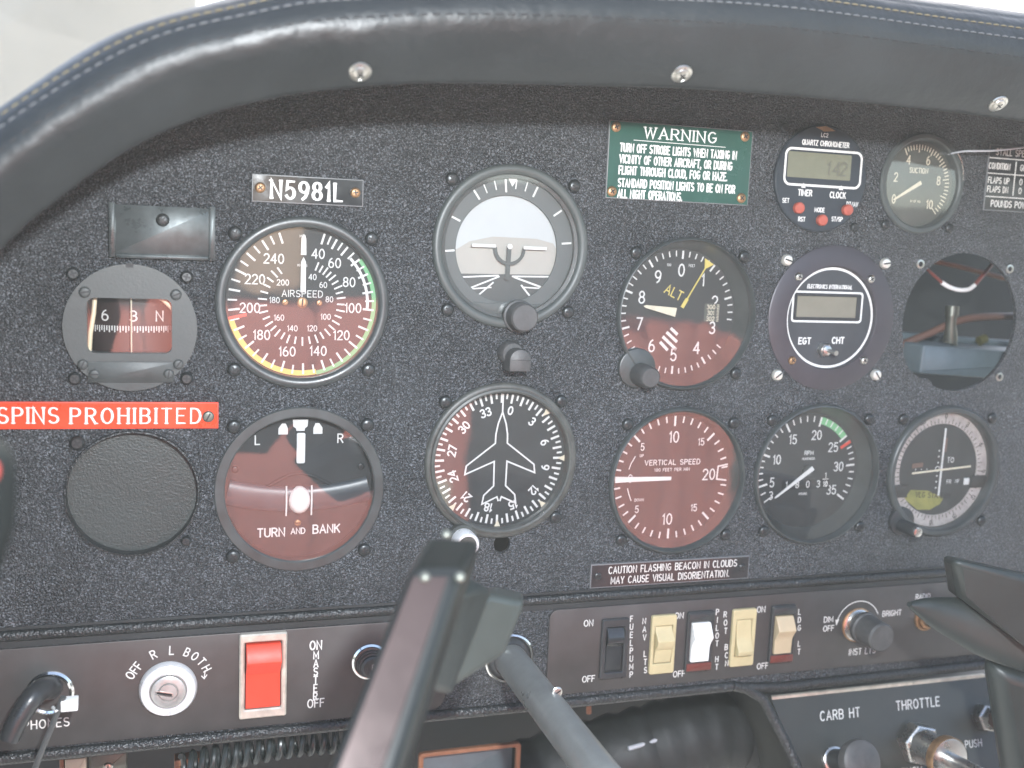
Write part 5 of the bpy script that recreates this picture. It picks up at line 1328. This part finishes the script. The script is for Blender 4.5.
b = MB(LINER); b.box(-1400, 2900, -700, 170, -20, 0, 6); b.build('lining', t)  # unseen wall, height and width set to keep sky out of the glass

# ------------------------------------------------------------------ windscreen and outside
WS = glass('scratched windscreen plastic', 1.35, (.97, .98, .98), dirt=.05, dirt_scale=9, stretch=(1, 1, .12))
b = MB(WS); vs = []; fs = []
for j in range(13):
    f = j / 12; y = 420 - 900 * f; z = 150 + 330 * f ** .8
    for i in range(17):
        g = -1 + i / 8; vs.append((100 + 1000 * g, y - 260 * g * g, z - 140 * g * g * (1 - f * .5)))
for j in range(12):
    for i in range(16): fs.append([j * 17 + i, j * 17 + i + 1, (j + 1) * 17 + i + 1, (j + 1) * 17 + i])
b.add(vs, fs); tag(b.build('windscreen'), 'clear scratched windscreen above the glareshield', 'windscreen')
b = MB(mat('pale apron concrete', (.42, .41, .38), .9, var=(.8, .12), bump=(6, .3, .01))); b.add([(-14000, -5000, -1300), (14000, -5000, -1300), (14000, 24000, -1300), (-14000, 24000, -1300)], [[0, 1, 2, 3]]); struct(b.build('ground'))
t = thing('hangar_wall', 'pale cream hangar wall outside the windscreen', 'wall', -1500, -1300, -9000)
b = MB(mat('cream painted wall', (.46, .37, .27), .8, var=(1.2, .10), bump=(5, .3, .01)))
b.box(-2600, 1560, 0, 4300, 0, 160, 12); b.build('panel', t)
b = MB(LINER); b.box(-2640, 1600, 4301, 4420, -160, 60, 8); b.build('coping', t)

# ------------------------------------------------------------------ light
EL, AZ = rad(40), rad(22)            # sun ahead of the aircraft, a little to the right
sd = Vector((sin(AZ) * cos(EL), cos(AZ) * cos(EL), sin(EL)))
W = bpy.data.worlds.new('World'); SC.world = W; W.use_nodes = True
nt = W.node_tree; bg = nt.nodes['Background']
sky = nt.nodes.new('ShaderNodeTexSky'); sky.sky_type = 'NISHITA'; sky.sun_disc = False
sky.sun_elevation = EL; sky.sun_rotation = AZ; sky.dust_density = 2.0
nt.links.new(sky.outputs['Color'], bg.inputs['Color']); bg.inputs['Strength'].default_value = .14
sun_d = bpy.data.lights.new('sun', 'SUN'); sun_d.energy = 3.2; sun_d.angle = rad(.5); sun_d.color = (1, .95, .87)
sun = bpy.data.objects.new('sun', sun_d); COL.objects.link(sun)
sun.rotation_euler = sd.to_track_quat('Z', 'Y').to_euler()
fl_d = bpy.data.lights.new('camera_flash', 'POINT'); fl_d.energy = 5.6; fl_d.shadow_soft_size = .010; fl_d.color = (.93, .97, 1)
fl = bpy.data.objects.new('camera_flash', fl_d); COL.objects.link(fl); fl.location = (-.100, -.505, .160)

hz = bpy.data.materials.new('added glare veil'); hz.use_nodes = True; hz.node_tree.nodes.clear()  # added volume that lifts the blacks like veiling glare in a lens
ho = hz.node_tree.nodes.new('ShaderNodeOutputMaterial'); hv = hz.node_tree.nodes.new('ShaderNodeVolumePrincipled')
hv.inputs['Color'].default_value = (.99, 1, .95, 1); hv.inputs['Density'].default_value = .022; hv.inputs['Anisotropy'].default_value = 0
hz.node_tree.links.new(hv.outputs[0], ho.inputs['Volume'])
b = MB(hz); b.box(-14500, 14500, -2300, 3300, -24500, 5500); o = b.build('haze', smooth=0); o['kind'] = 'stuff'; o['label'] = 'thin warm haze added to stand in for lens glare'

SC.view_settings.view_transform = 'Standard'; SC.view_settings.look = 'None'
SC.view_settings.exposure = 1.9; SC.view_settings.gamma = 1.0
SC.render.engine = 'CYCLES'
SC.cycles.max_bounces = 8; SC.cycles.transparent_max_bounces = 16; SC.cycles.diffuse_bounces = 3; SC.cycles.glossy_bounces = 4
SC.cycles.sample_clamp_indirect = 8; SC.cycles.caustics_reflective = False
SC.cycles.use_denoising = True
